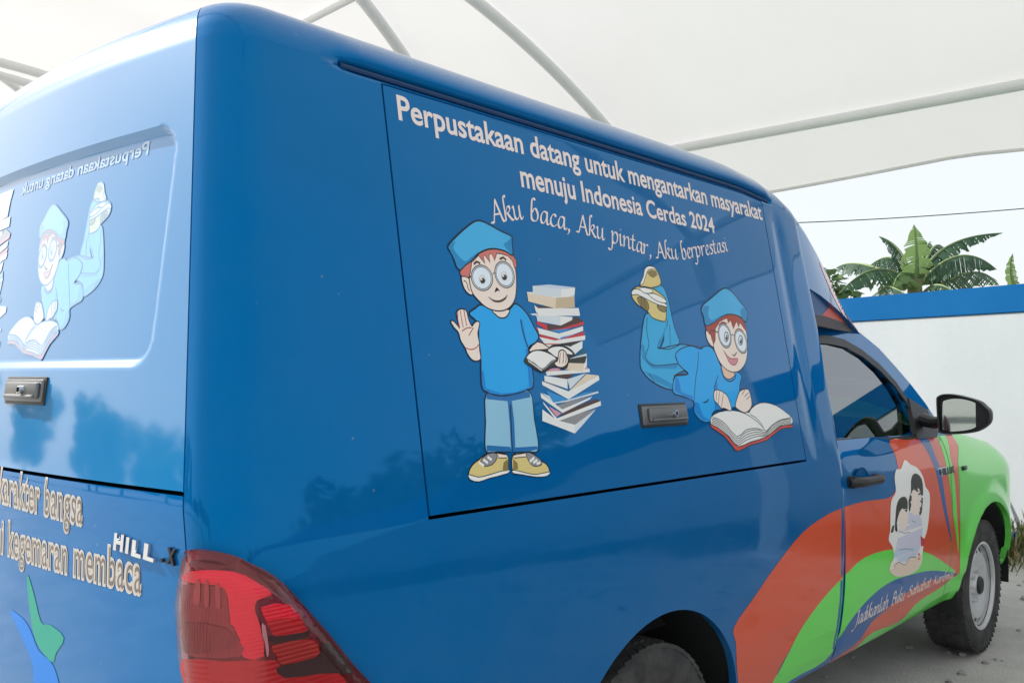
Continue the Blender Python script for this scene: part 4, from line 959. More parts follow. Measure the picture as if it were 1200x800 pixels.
# sticker of a mother and child
S5 = lambda pts: sp([(1000 + x / 5, 520 + y / 5) for x, y in pts])
D = Decal('Y', 'cab', base=.0022)
shape(D, S5, [(298, 94), (332, 120), (372, 140), (405, 190), (420, 250), (444, 292), (442, 400), (430, 500), (412, 560), (402, 640), (390, 712), (330, 760), (250, 772), (211, 742), (218, 700), (236, 660), (226, 600), (204, 560), (214, 500), (214, 420), (220, 330), (246, 280), (239, 200), (250, 150), (276, 146)], 'p_white', 3, .0022, 'p_beige')
D.poly(cr(S5([(270, 430), (310, 400), (386, 420), (402, 500), (392, 590), (362, 655), (300, 690), (240, 664), (256, 560)]), 3), 'p_lav'); D.poly(cr(S5([(245, 620), (300, 610), (360, 600), (364, 655), (300, 692), (240, 664)]), 3), 'p_bluegrey')
D.poly(cr(S5([(212, 740), (236, 694), (268, 690), (300, 706), (330, 662), (372, 656), (402, 650), (390, 710), (330, 758), (250, 770)]), 2), 'p_beige')
ink(D, S5, [(236, 722), (262, 690), (300, 706), (328, 664), (366, 662)], .003, 'p_brown')
D.poly(cr(S5([(338, 260), (372, 250), (394, 300), (392, 380), (360, 418), (334, 380)]), 3), 'p_skin'); D.poly(cr(S5([(262, 400), (300, 370), (320, 420), (300, 500), (270, 500)]), 3), 'p_skin')
D.poly(cr(S5([(345, 180), (370, 174), (398, 205), (406, 280), (398, 400), (382, 412), (390, 330), (362, 272), (342, 276), (336, 360), (324, 400), (320, 330), (334, 280), (334, 220)]), 2), 'p_dark')
D.poly(cr(S5([(268, 318), (300, 308), (316, 340), (310, 400), (286, 376), (266, 404), (252, 460), (256, 510), (240, 502), (244, 420), (250, 360)]), 2), 'p_dark'); D.poly(S5([(225, 480), (238, 474), (231, 515), (215, 520)]), 'p_dark')
D.poly(S5([(390, 536), (416, 556), (416, 590), (394, 602)]), 'p_red'); D.poly(S5([(376, 640), (386, 636), (386, 672), (376, 678)]), 'p_red')
for l in ([(345, 335), (346, 345)], [(374, 332), (376, 345)], [(270, 512), (300, 522), (330, 515)], [(340, 450), (362, 456)], [(264, 620), (300, 612), (350, 618)]): ink(D, S5, l, .003, 'p_grey', 1)
D.build('printed_sticker', door)
# badge plate on the fender stripes
D = Decal('Y', 'cab', base=.0016); D.poly(sp([(1099, 548), (1119, 545), (1119, 553), (1101, 558)]), 'p_pale'); D.build('badge_plate', door, lo=2.46, hi=3.699)
try: badge('HILUX', (1101.5, 557), (1118.5, 552.5), 7.5, M['darkchrome'], door, 'Y', 'cab', depth=.004)
except Exception: pass
bm = bmesh.new(); q = pick((1129, 548), 'cab'); bm_box(bm, q + Vector((0, -.004, 0)), (.07, .012, .022), bevel=.005); bm_obj('indicator', bm, M['darkchrome'], fender)

# fairing colours: orange stripe along the falling edge, navy and orange side cheek under the lip
D = Decal('P', 'fair', sub=2, base=.0012)
D.poly([(959, 296), (966, 305), (973, 318), (985, 340), (997, 364), (1008, 390), (997, 380), (986, 366), (976, 347), (967, 326), (960, 308)], 'orange')
D.build('fairing_stripe', fairing)
def cheek(pts, m, lift):
    fo = Vector((2.47, -.790 - lift, 0)); fd = Vector((3.30, -.655 - lift, 0)) - fo; nrm = Vector((fd.y, -fd.x, 0)).normalized(); v = []
    for p in pts:
        r = pxray(p); t = (fo - CAM).dot(nrm) / r.dot(nrm); v.append(CAM + r * t)
    n = len(v); v2 = [q + Vector((0, .02, 0)) for q in v]; t = tessellate_polygon([v])
    mesh_obj('fairing_cheek', v + v2, [tuple(f) for f in t] + [(k, (k + 1) % n, n + (k + 1) % n, n + k) for k in range(n)], M[m], fairing, smooth_=False)
cheek([(944, 334), (956, 334), (978, 356), (964, 370), (950, 370), (946, 352)], 'cheek_n', 0); cheek([(977, 354), (990, 366), (1006, 388), (990, 380), (962, 371)], 'cheek_o', .001); cheek([(948, 368), (966, 370), (990, 378), (1008, 391), (985, 387), (951, 380)], 'tl_cheek', .002)
# ------------------------------------------------------------------ tail lights (right one traced, left one mirrored)
M['tl_red'] = mat('lens_red', (.56, .010, .018), .12, coat=1, coat_ior=1.5); M['tl_dark'] = mat('lens_dark', (.15, .006, .010), .12, coat=1)
M['tl_pink'] = mat('reflector_red', (.92, .022, .075), .3, coat=1); M['tl_black'] = mat('lens_black', (.018, .006, .007), .10, coat=1); M['tl_rose'] = mat('lens_rose', (.34, .050, .055), .3, noise=(14, .6, (.20, .025, .03)), coat=1); M['tl_violet'] = mat('lens_violet', (.17, .020, .050), .1, coat=1)
M['tl_ribs'] = mat('lens_ribs', (.44, .11, .11), .25, coat=1); M['tl_dark2'] = mat('lens_dark_rose', (.20, .030, .034), .3, coat=1, noise=(16, .8, (.36, .06, .065)))  # paler ribs and dark rose cells of the lamp
M['tl_brick'] = mat('lens_brick', (.46, .034, .022), .15, coat=1)
for k_, sc_, ax_ in (('tl_red', 34, 'Z'), ('tl_pink', 46, 'Z'), ('tl_rose', 60, 'Y'), ('tl_brick', 40, 'Z'), ('tl_dark2', 60, 'Y')):      # moulded prisms of the reflectors
    n_ = M[k_].node_tree; b_ = n_.nodes['Principled BSDF']; wv_ = n_.nodes.new('ShaderNodeTexWave'); wv_.bands_direction = ax_; wv_.inputs['Scale'].default_value = sc_; t_ = n_.nodes.new('ShaderNodeTexCoord'); n_.links.new(t_.outputs['Object'], wv_.inputs['Vector'])
    bp_ = n_.nodes.new('ShaderNodeBump'); bp_.inputs['Strength'].default_value = .22; bp_.inputs['Distance'].default_value = .004; n_.links.new(wv_.outputs['Fac'], bp_.inputs['Height']); n_.links.new(bp_.outputs[0], b_.inputs['Normal']); n_.links.new(bp_.outputs[0], b_.inputs['Coat Normal'])
def TP(pts): return [(190 + x / 4.444, 620 + y / 4.444) for x, y in pts]
TLO = TP([(164, 102), (260, 107), (370, 134), (470, 188), (560, 240), (650, 320), (740, 420), (840, 530), (960, 680), (1070, 800), (1110, 880), (1090, 980), (960, 1040), (640, 1060), (220, 1070), (165, 960), (140, 800), (120, 640), (110, 480), (106, 370), (130, 220), (148, 140)])
def tail_piece(pts, lift, m, name, par, n=3, th=.012, dome=0.):
    P = [(p.x, p.y) for p in cr(pts, n)]; t = tessellate_polygon([[Vector((p[0], p[1], 0)) for p in P]])
    bm = bmesh.new(); vv = [bm.verts.new((p[0], p[1], 0)) for p in P]
    for f in t:
        try: bm.faces.new([vv[k] for k in f])
        except ValueError: pass
    stp = 7.
    for c, no in ((0, (1, 0, 0)), (1, (0, 1, 0))):
        arr = [p[c] for p in P]; a = math.ceil(min(arr) / stp) * stp
        while a < max(arr):
            bmesh.ops.bisect_plane(bm, geom=bm.verts[:] + bm.edges[:] + bm.faces[:], plane_co=(a, 0, 0) if c == 0 else (0, a, 0), plane_no=no); a += stp
    PV = [Vector(p) for p in P]
    def edge_d(q):
        best = 1e9
        for a, b in zip(PV, PV[1:] + PV[:1]):
            e = b - a; t_ = max(0, min(1, (q - a).dot(e) / max(e.length_squared, 1e-9))); best = min(best, (a + e * t_ - q).length)
        return best
    nn_ = {}
    for v in bm.verts:
        q = Vector((v.co.x, v.co.y)); r = pxray((v.co.x, v.co.y)); h = BVH_BOX.ray_cast(CAM, r)
        hn = h[1] if h[1].dot(r) < 0 else -h[1]
        up = lift + (dome * smooth(0, 22, edge_d(q)) if dome else 0)
        v.co = h[0] + hn * up; nn_[v] = hn
    r_ = bmesh.ops.extrude_edge_only(bm, edges=[e for e in bm.edges if len(e.link_faces) == 1])
    for g in r_['geom']:
        if isinstance(g, bmesh.types.BMVert):
            o = next((e.other_vert(g) for e in g.link_edges if e.other_vert(g) in nn_ and (e.other_vert(g).co - g.co).length < 1e-6), None)
            g.co -= nn_[o] * th if o else Vector((0, 0, 0))
    bmesh.ops.recalc_face_normals(bm, faces=bm.faces[:]); bm.normal_update()
    if sum(f.normal.dot(CAM - f.calc_center_median()) * f.calc_area() for f in bm.faces) < 0: bmesh.ops.reverse_faces(bm, faces=bm.faces[:])
    return bm_obj(name, bm, m, par, sharp=50)
TPC = [('reflector', [(168, 214), (290, 204), (400, 224), (455, 262), (512, 300), (542, 335), (472, 362), (462, 420), (492, 505), (500, 650), (412, 652), (402, 560), (362, 480), (348, 340), (300, 282), (160, 265)], 'tl_pink'),
       ('lamp_cell', [(150, 276), (290, 290), (340, 318), (358, 480), (396, 560), (402, 645), (200, 645), (158, 600), (138, 480), (146, 350)], 'tl_rose'),
       ('lamp_cell', [(200, 150), (300, 160), (370, 195), (300, 196), (190, 185)], 'tl_dark'),
       ('reflector', [(150, 660), (330, 668), (560, 670), (600, 740), (700, 745), (880, 735), (930, 800), (960, 900), (600, 960), (190, 950), (165, 780)], 'tl_red'),
       ('lamp_cell', [(560, 712), (620, 692), (780, 652), (802, 580), (860, 600), (965, 725), (900, 735), (780, 738), (610, 762)], 'tl_black'),
       ('lamp_cell', [(468, 372), (540, 345), (640, 350), (730, 440), (780, 545), (720, 552), (540, 582), (500, 500)], 'tl_violet'),
       ('reflector', [(490, 396), (636, 386), (714, 500), (700, 526), (560, 546), (532, 500)], 'tl_pink'), ('reflector', [(516, 470), (680, 450), (712, 502), (700, 526), (560, 546), (535, 505)], 'tl_red'),
       ('lamp_cell', [(520, 540), (560, 546), (700, 524), (730, 515), (724, 548), (545, 582)], 'tl_black'),
       ('reflector', [(540, 592), (740, 560), (782, 612), (762, 652), (590, 692), (560, 640)], 'tl_brick'),
       ('lamp_rib', [(214, 262), (236, 264), (234, 372), (206, 368)], 'tl_ribs'), ('lamp_rib', [(252, 266), (272, 270), (272, 384), (250, 380)], 'tl_ribs'), ('lamp_rib', [(296, 280), (318, 292), (322, 394), (300, 390)], 'tl_ribs'),
       ('lamp_cell', [(160, 470), (340, 500), (372, 600), (190, 630), (160, 580)], 'tl_dark2'), ('lamp_cell', [(492, 490), (504, 492), (522, 610), (512, 648)], 'p_pale')]
tl_r = tail_piece(TLO, .006, M['tl_dark'], 'tail_light', VAN, dome=.012, th=.02)
for k, (nm, P, m) in enumerate(TPC): tail_piece(TP(P), .0186 + .00022 * k, M[m], nm, tl_r, 2, th=.0008)
M['tl_clear'] = glassmat('red_clear_lens', (1., .66, .68), 1.42)
tail_piece(TLO, .0150, M['tl_clear'], 'lens', tl_r, dome=.016, th=.008)
tl_l = tl_r.copy(); COL.objects.link(tl_l); tl_l.scale.y = -1
for ch in list(tl_r.children):
    c = ch.copy(); COL.objects.link(c); c.parent = tl_l
# ------------------------------------------------------------------ latches
def paddle(center, u, v, n, par, wd, ht):
    """folding paddle lock: bezel, flap, key cylinder; u along, v up, n out"""
    Rm = Matrix((u, v, n)).transposed()
    bm = bmesh.new(); bm_box(bm, center + n * .004, (wd, ht, .010), rot=Rm, bevel=.004)
    o = bm_obj('latch', bm, M['latch'], par)
    bm = bmesh.new(); bm_box(bm, center + n * .012 + u * wd * .03, (wd * .86, ht * .72, .012), rot=Rm, bevel=.005)
    # hooked lip of the flap
    bm_box(bm, center + n * .016 + v * ht * -.28 + u * wd * .03, (wd * .80, ht * .16, .014), rot=Rm, bevel=.004)
    bm_obj('latch', bm, M['latch'], par).name = 'latch_flap'
    bm = bmesh.new(); r = bmesh.ops.create_cone(bm, segments=20, radius1=ht * .20, radius2=ht * .17, depth=.016, cap_ends=True)
    bmesh.ops.transform(bm, matrix=Matrix.Translation(center + n * .020 + u * wd * .12) @ Rm.to_4x4(), verts=bm.verts); bm_obj('key_cylinder', bm, M['chrome'], par)
    bm = bmesh.new(); bm_box(bm, center + n * .029 + u * wd * .12, (ht * .06, ht * .2, .003), rot=Rm); bm_obj('key_slot', bm, M['gap'], par, smooth_=False)
    bm = bmesh.new(); bm_box(bm, center + n * .0005, (wd + .012, ht + .012, .006), rot=Rm, bevel=.002); bm_obj('latch_gasket', bm, M['black'], par)
h = BVH_BOX.ray_cast(CAM, pxray((777.5, 486))); n_ = h[1] if h[1].y < 0 else -h[1]; u_ = Vector((1, 0, 0)); v_ = n_.cross(u_)
ww = (pick((804, 484), 'box') - pick((751, 487), 'box')).length; hh = (pick((776, 474), 'box') - pick((778, 498), 'box')).length
paddle(h[0], u_, v_, n_, side_hatch, ww * .97, hh * .92)
h = BVH_BOX.ray_cast(CAM, pxray((31, 457.5))); n_ = h[1] if h[1].x < 0 else -h[1]; u_ = Vector((0, -1, 0)); v_ = Vector((0, 0, 1)); v_ = (v_ - n_ * v_.dot(n_)).normalized(); u_ = v_.cross(n_)
ww = (pick((53, 457), 'box') - pick((9, 457), 'box')).length; hh = (pick((31, 444), 'box') - pick((31, 471), 'box')).length
paddle(h[0], u_, v_, n_, rear_hatch, ww * .97, hh * .92)
# ------------------------------------------------------------------ door handle
q0, q1 = pick((992, 563), 'cab'), pick((1027, 561), 'cab'); qc = (q0 + q1) / 2; L = (q1 - q0).length
bm = bmesh.new(); bm_lathe(bm, [(.0001, .030), (.03, .028), (.05, .018), (.062, .002), (.066, -.003)], (0, 0, 0), n=32)
bmesh.ops.transform(bm, matrix=Matrix.Translation(qc + Vector((-.01, -.001, 0))) @ Matrix.Diagonal((1.15, .3, .75, 1)), verts=bm.verts); 
for v in bm.verts: v.co.y = min(v.co.y, qc.y + .002)
bm_obj('handle_cup', bm, M['blue'], door)
bm = bmesh.new(); bm_tube(bm, [qc + Vector((t * L, -.012 - .030 * (1 - (2 * t) ** 4 * 1.0) * .9, -.004 * t)) for t in np.linspace(-.5, .5, 13)], [.014, .019, .020, .019, .018, .017, .017, .017, .018, .019, .020, .019, .013], 10)
bm_tube(bm, [qc + Vector((-.42 * L, .002, .002)), qc + Vector((-.42 * L, -.025, .002))], .024, 14); bm_tube(bm, [qc + Vector((.42 * L, .002, -.002)), qc + Vector((.42 * L, -.025, -.002))], .018, 12)
bm_obj('door_handle', bm, M['black'], door)
# ------------------------------------------------------------------ mirror
def prism(pts, fr, bk):
    pass
mx = 3.44
HP = [(1097, 470), (1099, 464.5), (1106, 462), (1118, 462.5), (1132, 465.5), (1146, 470), (1153, 476), (1158.5, 482), (1158.5, 494), (1152, 501), (1140, 506), (1120, 508), (1102, 507), (1099, 500)]
GP = [(1105, 473), (1108, 469), (1118, 467), (1130, 468), (1142, 472), (1148, 479), (1149.5, 489), (1146, 497), (1138, 502.5), (1122, 505), (1107, 504.5), (1105, 495)]
C0 = [Vector(onX(p, mx)) for p in HP]; Cg = [Vector(onX(p, mx)) for p in GP]
cc = sum(C0, Vector()) / len(C0); cg = sum(Cg, Vector()) / len(Cg)
bm = bmesh.new(); rings = []
def scaled(P, c, s, dx): return [c + (p - c) * s + Vector((dx, 0, 0)) for p in P]
sm = [Vector((mx, p.x, p.y)) for p in cr([(p.y, p.z) for p in C0], 3)]
lay = [(1.0, 0.), (1.03, .012), (1.03, .035), (.97, .075), (.82, .11), (.55, .135), (.2, .145)]
for s_, dx in lay: rings.append([bm.verts.new(p) for p in scaled(sm, cc, s_, dx)])
inn = [[bm.verts.new(p) for p in scaled(sm, cc, .93, .001)], [bm.verts.new(p) for p in scaled(sm, cc, .90, .012)]]
seq = [inn[1], inn[0]] + rings
for a, b in zip(seq, seq[1:]):
    for k in range(len(sm)): bm.faces.new((a[k], a[(k + 1) % len(sm)], b[(k + 1) % len(sm)], b[k]))
bm.faces.new(rings[-1]); bm.faces.new(list(reversed(inn[1])))
bmesh.ops.recalc_face_normals(bm, faces=bm.faces[:])
mirror = bm_obj('side_mirror', bm, M['black'], VAN, sharp=45)
M['mirror'] = mat('mirror_glass', (.36, .41, .40), .02, metal=1)
gm = [Vector((mx, p.x, p.y)) for p in cr([(p.y, p.z) for p in Cg], 3)]
tiltm = Matrix.Rotation(math.radians(8), 3, 'Z')
mesh_obj('mirror_glass', [cg + tiltm @ (p - cg) + Vector((.004, 0, 0)) for p in gm], [list(range(len(gm)))], M['mirror'], mirror, smooth_=False)
bm = bmesh.new(); a = Vector((3.52, -.86, 1.235)); b = cc + Vector((.05, .06, -.045))
bm_tube(bm, [a, a.lerp(b, .4) + Vector((0, 0, -.01)), b], [.045, .04, .045], 10, flat=.7); bm_obj('mirror_arm', bm, M['black'], mirror)
# ------------------------------------------------------------------ wheels
def tyre_mesh():
    bm = bmesh.new(); R, Wd = .345, .108
    prof = [(.205, -.080), (.222, -.094), (.245, -.1035), (.275, -.108), (.305, -.105), (.326, -.098), (.336, -.088), (.339, -.07), (.340, -.035), (.340, .035), (.339, .07), (.336, .088), (.326, .098), (.305, .105), (.275, .108), (.245, .1035), (.222, .094), (.205, .080)]
    bm_lathe(bm, prof, (0, 0, 0), n=72)
    return bm
def tread_mesh():
    bm = bmesh.new(); N = 60
    for k in range(N):
        for row, (y, wd, off, tl_) in enumerate(((-.084, .034, 0, .30), (-.044, .034, .5, .22), (0, .034, 0, .22), (.044, .034, .5, .22), (.084, .034, 0, .30))):
            a = 2 * math.pi * (k + off) / N
            Rm = Matrix.Rotation(-a, 3, 'Y') @ Matrix.Rotation(.25 * (1 if row % 2 else -1), 3, 'X')
            rr = .3370 if row in (1, 2, 3) else .3325
            bm_box(bm, (rr * math.cos(a), y, rr * math.sin(a)), (.012, wd, .026), rot=Rm)
    return bm
def rim_mesh():
    bm = bmesh.new(); N = 96
    # outer lip and barrel
    bm_lathe(bm, [(.222, -.094), (.226, -.099), (.221, -.1015), (.213, -.098), (.209, -.088), (.206, -.060), (.204, .02), (.206, .08), (.222, .094)], (0, 0, 0), n=N)
    # dished disc with a ring of slots and a raised hub
    rad = [.206, .196, .188, .170, .160, .150, .128, .105, .092, .075, .058, .050, .0]
    axl = [-.058, -.064, -.070, -.078, -.080, -.080, -.072, -.060, -.056, -.056, -.058, -.082, -.084]
    rings = []
    for r, a in zip(rad, axl): rings.append([bm.verts.new((max(r, .0005) * math.cos(t), a, max(r, .0005) * math.sin(t))) for t in [2 * math.pi * k / N for k in range(N)]])
    for i in range(len(rings) - 1):
        for k in range(N):
            if i in (1, 2) and k % 6 in (0, 1, 2): continue          # vent slots
            bm.faces.new((rings[i][k], rings[i][(k + 1) % N], rings[i + 1][(k + 1) % N], rings[i + 1][k]))
    return bm
def nut_mesh(k):
    bm = bmesh.new()
    if 1:
        a = 2 * math.pi * k / 6 + .3; r = bmesh.ops.create_cone(bm, segments=6, radius1=.012, radius2=.010, depth=.028, cap_ends=True)
        bmesh.ops.transform(bm, matrix=Matrix.Translation((.075 * math.cos(a), -.066, .075 * math.sin(a))) @ Matrix.Rotation(math.pi / 2, 4, 'X'), verts=r['verts'])
    return bm
def hub_mesh():
    bm = bmesh.new(); bm_lathe(bm, [(.0005, -.098), (.038, -.096), (.046, -.088), (.048, -.054)], (0, 0, 0), n=28); return bm
def wheel(x, y, s, first=None):
    t = bm_obj('wheel', tyre_mesh(), M['rubber'], VAN, sharp=60) if first is None else None
    if first is None:
        tr = bm_obj('tread', tread_mesh(), M['rubber'], t, smooth_=False); tag(tr, kind='stuff')
        rm = bm_obj('rim', rim_mesh(), M['steel'], t, sharp=40); [bm_obj('wheel_nut', nut_mesh(k), M['steel'], t, sharp=30) for k in range(6)]; bm_obj('hub_cap', hub_mesh(), M['black'], t, sharp=40)
        bm = bmesh.new(); bm_lathe(bm, [(.0005, -.035), (.198, -.035), (.198, .02)], (0, 0, 0), n=40); bm_obj('brake_drum', bm, M['gap'], t, sharp=40)
    else:
        t = first.copy(); COL.objects.link(t)
        for ch in list(first.children): c = ch.copy(); COL.objects.link(c); c.parent = t
    t.location = (x, y, .348); t.rotation_euler = (0, 0, 0 if s < 0 else math.pi)
    return t
w1 = wheel(AX_F, -.80, -1); wheel(AX_R, -.785, -1, w1); wheel(AX_F, .80, 1, w1); wheel(AX_R, .785, 1, w1)
# mud flap behind the front wheel, rear bumper
bm = bmesh.new(); bm_box(bm, (-.19, 0, .50), (.10, 1.55, .13), bevel=.02); bm_box(bm, (-.14, .86, .50), (.2, .12, .13), bevel=.02); bm_box(bm, (-.14, -.82, .50), (.2, .10, .13), bevel=.02); bm_obj('rear_bumper', bm, M['black'], VAN)

# shut lines of the bonnet
for P in ([(1137, 508.5), (1143, 512), (1152, 515), (1163, 517), (1171, 519.5)], [(1168, 523), (1175, 533), (1180, 541), (1184, 548)]):
    Q = [pick(p_, 'hood', 'cab') for p_ in P]; Q = [q for q in Q if q is not None]
    if len(Q) > 2: bm = bmesh.new(); bm_tube(bm, Q, .0028, 6); bm_obj('shut_line', bm, M['gap'], VAN)
# ------------------------------------------------------------------ ground
M['ground'] = mat('gravel_ground', (.50, .49, .46), .92, noise=(2.2, .8, (.32, .31, .29)), bump=(55, .6, .012, 8))
gv, gf, NG = [], [], 40
ext = [-400, -200, -100, -60] + list(np.linspace(-40, 40, 33)) + [60, 100, 200, 400]
for a in ext:
    for b in ext: gv.append((a, b, 0))
n = len(ext)
for i in range(n - 1):
    for j in range(n - 1): gf.append((i * n + j, (i + 1) * n + j, (i + 1) * n + j + 1, i * n + j + 1))
tag(mesh_obj('ground', gv, gf, M['ground']), kind='structure')
# pebbles scattered over the yard near the front wheel
rnd = random.Random(3)
bm = bmesh.new()
for k in range(520):
    x = rnd.uniform(3.2, 8.0); y = rnd.uniform(-5, .8); s = rnd.uniform(.008, .028)
    if rnd.random() < .1: s *= 1.8
    r = bmesh.ops.create_icosphere(bm, subdivisions=1, radius=s)
    for v in r['verts']: v.co = Vector((v.co.x * rnd.uniform(.7, 1.3), v.co.y * rnd.uniform(.7, 1.3), v.co.z * .6)) + Vector((x, y, s * .25))
M['pebble'] = mat('pebble', (.36, .35, .33), .9, noise=(2.0, .9, (.15, .14, .13)))
tag(bm_obj('gravel', bm, M['pebble'], smooth_=False), 'loose pale gravel stones on the yard beside the front wheel', 'gravel', kind='stuff')

# ------------------------------------------------------------------ boundary wall
M['plaster'] = mat('white_plaster', (.44, .475, .50), .9, spec=.1, noise=(1.1, .6, (.38, .415, .44)), bump=(25, .25, .004, 8))
n_ = M['plaster'].node_tree; b_ = n_.nodes['Principled BSDF']; lk = b_.inputs['Base Color'].links[0].from_socket
tcw = n_.nodes.new('ShaderNodeTexCoord'); mp_ = n_.nodes.new('ShaderNodeMapping'); mp_.inputs['Scale'].default_value = (5, 5, .35); st = n_.nodes.new('ShaderNodeTexNoise'); st.inputs['Scale'].default_value = 1.6; st.inputs['Detail'].default_value = 9; st.inputs['Roughness'].default_value = .65
n_.links.new(tcw.outputs['Object'], mp_.inputs['Vector']); n_.links.new(mp_.outputs[0], st.inputs['Vector'])
rs = n_.nodes.new('ShaderNodeValToRGB'); rs.color_ramp.elements[0].position = .50; rs.color_ramp.elements[1].position = .78; n_.links.new(st.outputs['Fac'], rs.inputs['Fac'])
mm = n_.nodes.new('ShaderNodeMath'); mm.operation = 'MULTIPLY'; mm.inputs[1].default_value = .07; n_.links.new(rs.outputs['Color'], mm.inputs[0])
mw = n_.nodes.new('ShaderNodeMix'); mw.data_type = 'RGBA'; mw.inputs['B'].default_value = (.26, .28, .28, 1); n_.links.new(mm.outputs[0], mw.inputs['Factor']); n_.links.new(lk, mw.inputs['A']); n_.links.new(mw.outputs['Result'], b_.inputs['Base Color'])
M['bandblue'] = mat('blue_wall_paint', (.002, .092, .27), .8, spec=.1, noise=(2.5, .5, (.006, .115, .30)), bump=(22, .25, .004, 6))
WA = Vector((7.5, -.371, 0)); WD = Vector((-.516, -1.756, 0)).normalized(); WN = Vector((WD.y, -WD.x, 0))
if WN.x > 0: WN = -WN                                     # faces the yard
def wall_box(bm, s0, s1, z0, z1, th, proud):
    P = []
    for s in (s0, s1):
        for o in (proud, proud - th): P.append(WA + WD * s + WN * o)
    lo = [bm.verts.new((p.x, p.y, z0)) for p in (P[0], P[2], P[3], P[1])]; hi = [bm.verts.new((p.x, p.y, z1)) for p in (P[0], P[2], P[3], P[1])]
    bm.faces.new(lo[::-1]); bm.faces.new(hi)
    for k in range(4): bm.faces.new((lo[k], lo[(k + 1) % 4], hi[(k + 1) % 4], hi[k]))
    bmesh.ops.recalc_face_normals(bm, faces=bm.faces[:])
wall = empty('boundary_wall', WA); tag(wall, 'white plastered yard wall with a blue painted band along its top', 'wall')
bm = bmesh.new(); wall_box(bm, -22, 26, -.05, 2.0, .16, 0); bm_obj('wall_panel', bm, M['plaster'], wall, smooth_=False)
bm = bmesh.new(); wall_box(bm, -22, 26, 1.965, 2.2, .19, .014)
bmesh.ops.bevel(bm, geom=bm.edges[:], offset=.008, segments=2, affect='EDGES'); bm_obj('coping', bm, M['bandblue'], wall, sharp=40)
bm = bmesh.new(); wall_box(bm, -22, 26, -.02, .16, .012, .012); bm_obj('skirting', bm, M['bandblue'], wall, smooth_=False)
for k in range(9):
    s = -17 + 5 * k
    bm = bmesh.new(); wall_box(bm, s - .14, s + .14, 0, 1.96, .04, -.162); bm_obj('wall_pier', bm, M['plaster'], wall, smooth_=False)

# ------------------------------------------------------------------ shade canopy
def mz_(x): return 4.3 - .077 * (x - 2.0) ** 2
m = bpy.data.materials.new('membrane'); m.use_nodes = True; nt = m.node_tree; nt.nodes.clear()
out = nt.nodes.new('ShaderNodeOutputMaterial'); df = nt.nodes.new('ShaderNodeBsdfDiffuse'); tr = nt.nodes.new('ShaderNodeBsdfTranslucent'); mxn = nt.nodes.new('ShaderNodeMixShader')
tcn = nt.nodes.new('ShaderNodeTexCoord'); nz = nt.nodes.new('ShaderNodeTexNoise'); nz.inputs['Scale'].default_value = .9; nz.inputs['Detail'].default_value = 9
rp = nt.nodes.new('ShaderNodeValToRGB'); rp.color_ramp.elements[0].color = (.78, .78, .77, 1); rp.color_ramp.elements[1].color = (.86, .86, .86, 1); rp.color_ramp.elements[0].position = .3; rp.color_ramp.elements[1].position = .6
nt.links.new(tcn.outputs['Object'], nz.inputs['Vector']); nt.links.new(nz.outputs['Fac'], rp.inputs['Fac']); nt.links.new(rp.outputs['Color'], df.inputs['Color'])
tr.inputs['Color'].default_value = (.80, .79, .78, 1)
nt.links.new(df.outputs[0], mxn.inputs[1]); nt.links.new(tr.outputs[0], mxn.inputs[2]); mxn.inputs[0].default_value = .36; nt.links.new(mxn.outputs[0], out.inputs['Surface'])
M['membrane'] = m
M['pipe'] = mat('white_steel_pipe', (.74, .75, .75), .5, noise=(7, .4, (.66, .66, .65)))
CX0, CX1, CY0, CY1 = -.45, 6.25, -4.4, 15.6
RIBS = [-2.8, 2.2, 7.2, 12.2]
can = empty('shade_canopy', (5.6, 2.2, 0)); tag(can, 'white fabric parking canopy on curved steel pipes over the van', 'canopy')
cvx = list(np.linspace(CX0, CX1, 46)); cvy = list(np.linspace(CY0, CY1, 101)); v, f = [], []
for y in cvy:
    d = min(abs(y - r) for r in RIBS); bay = math.cos(min(d, 2.5) / 2.5 * math.pi / 2)          # 1 on a rib, 0 mid bay
    for x in cvx:
        # front and back hems are scalloped between the ribs; the cloth sags slightly off the ribs
        t = (x - CX0) / (CX1 - CX0); xx = x + (1 - bay) * (.10 if t < .5 else -.10) * abs(2 * t - 1) ** 4
        v.append((xx, y, mz_(xx) + .062 - .05 * (1 - bay) * math.sin(math.pi * t)))
nx = len(cvx)
for a in range(len(cvy) - 1):
    for b in range(nx - 1): q = a * nx + b; f.append((q, q + 1, q + nx + 1, q + nx))
mesh_obj('membrane', v, f, M['membrane'], can)
for side in (nx - 1, 0):     # rolled hem
    bm = bmesh.new(); bm_tube(bm, [v[a * nx + side] for a in range(len(cvy))], .016, 8); bm_obj('hem', bm, M['membrane'], can)
for r in RIBS:
    bm = bmesh.new(); bm_tube(bm, [(x, r, mz_(x)) for x in np.linspace(CX0 + .05, 5.62, 40)], .044, 14); bm_obj('arch_pipe', bm, M['pipe'], can)
    bm = bmesh.new(); bm_tube(bm, [(5.62, r, -.05), (5.62, r, 3.32)], .075, 16); bm_box(bm, (5.62, r, .01), (.3, .3, .02)); bm_obj('post', bm, M['pipe'], can)
for x in (5.6, -.30):
    bm = bmesh.new(); bm_tube(bm, [(x, y, mz_(x) + .01) for y in np.linspace(CY0 + .05, CY1 - .05, 30)], .038, 14); bm_obj('purlin', bm, M['pipe'], can)
def on_mem(p):
    r = pxray(p); lo, hi = .5, 30.
    for _ in range(60):
        c = (lo + hi) / 2; q = CAM + r * c
        if q.z < mz_(q.x) - .01: lo = c
        else: hi = c
    return CAM + r * lo
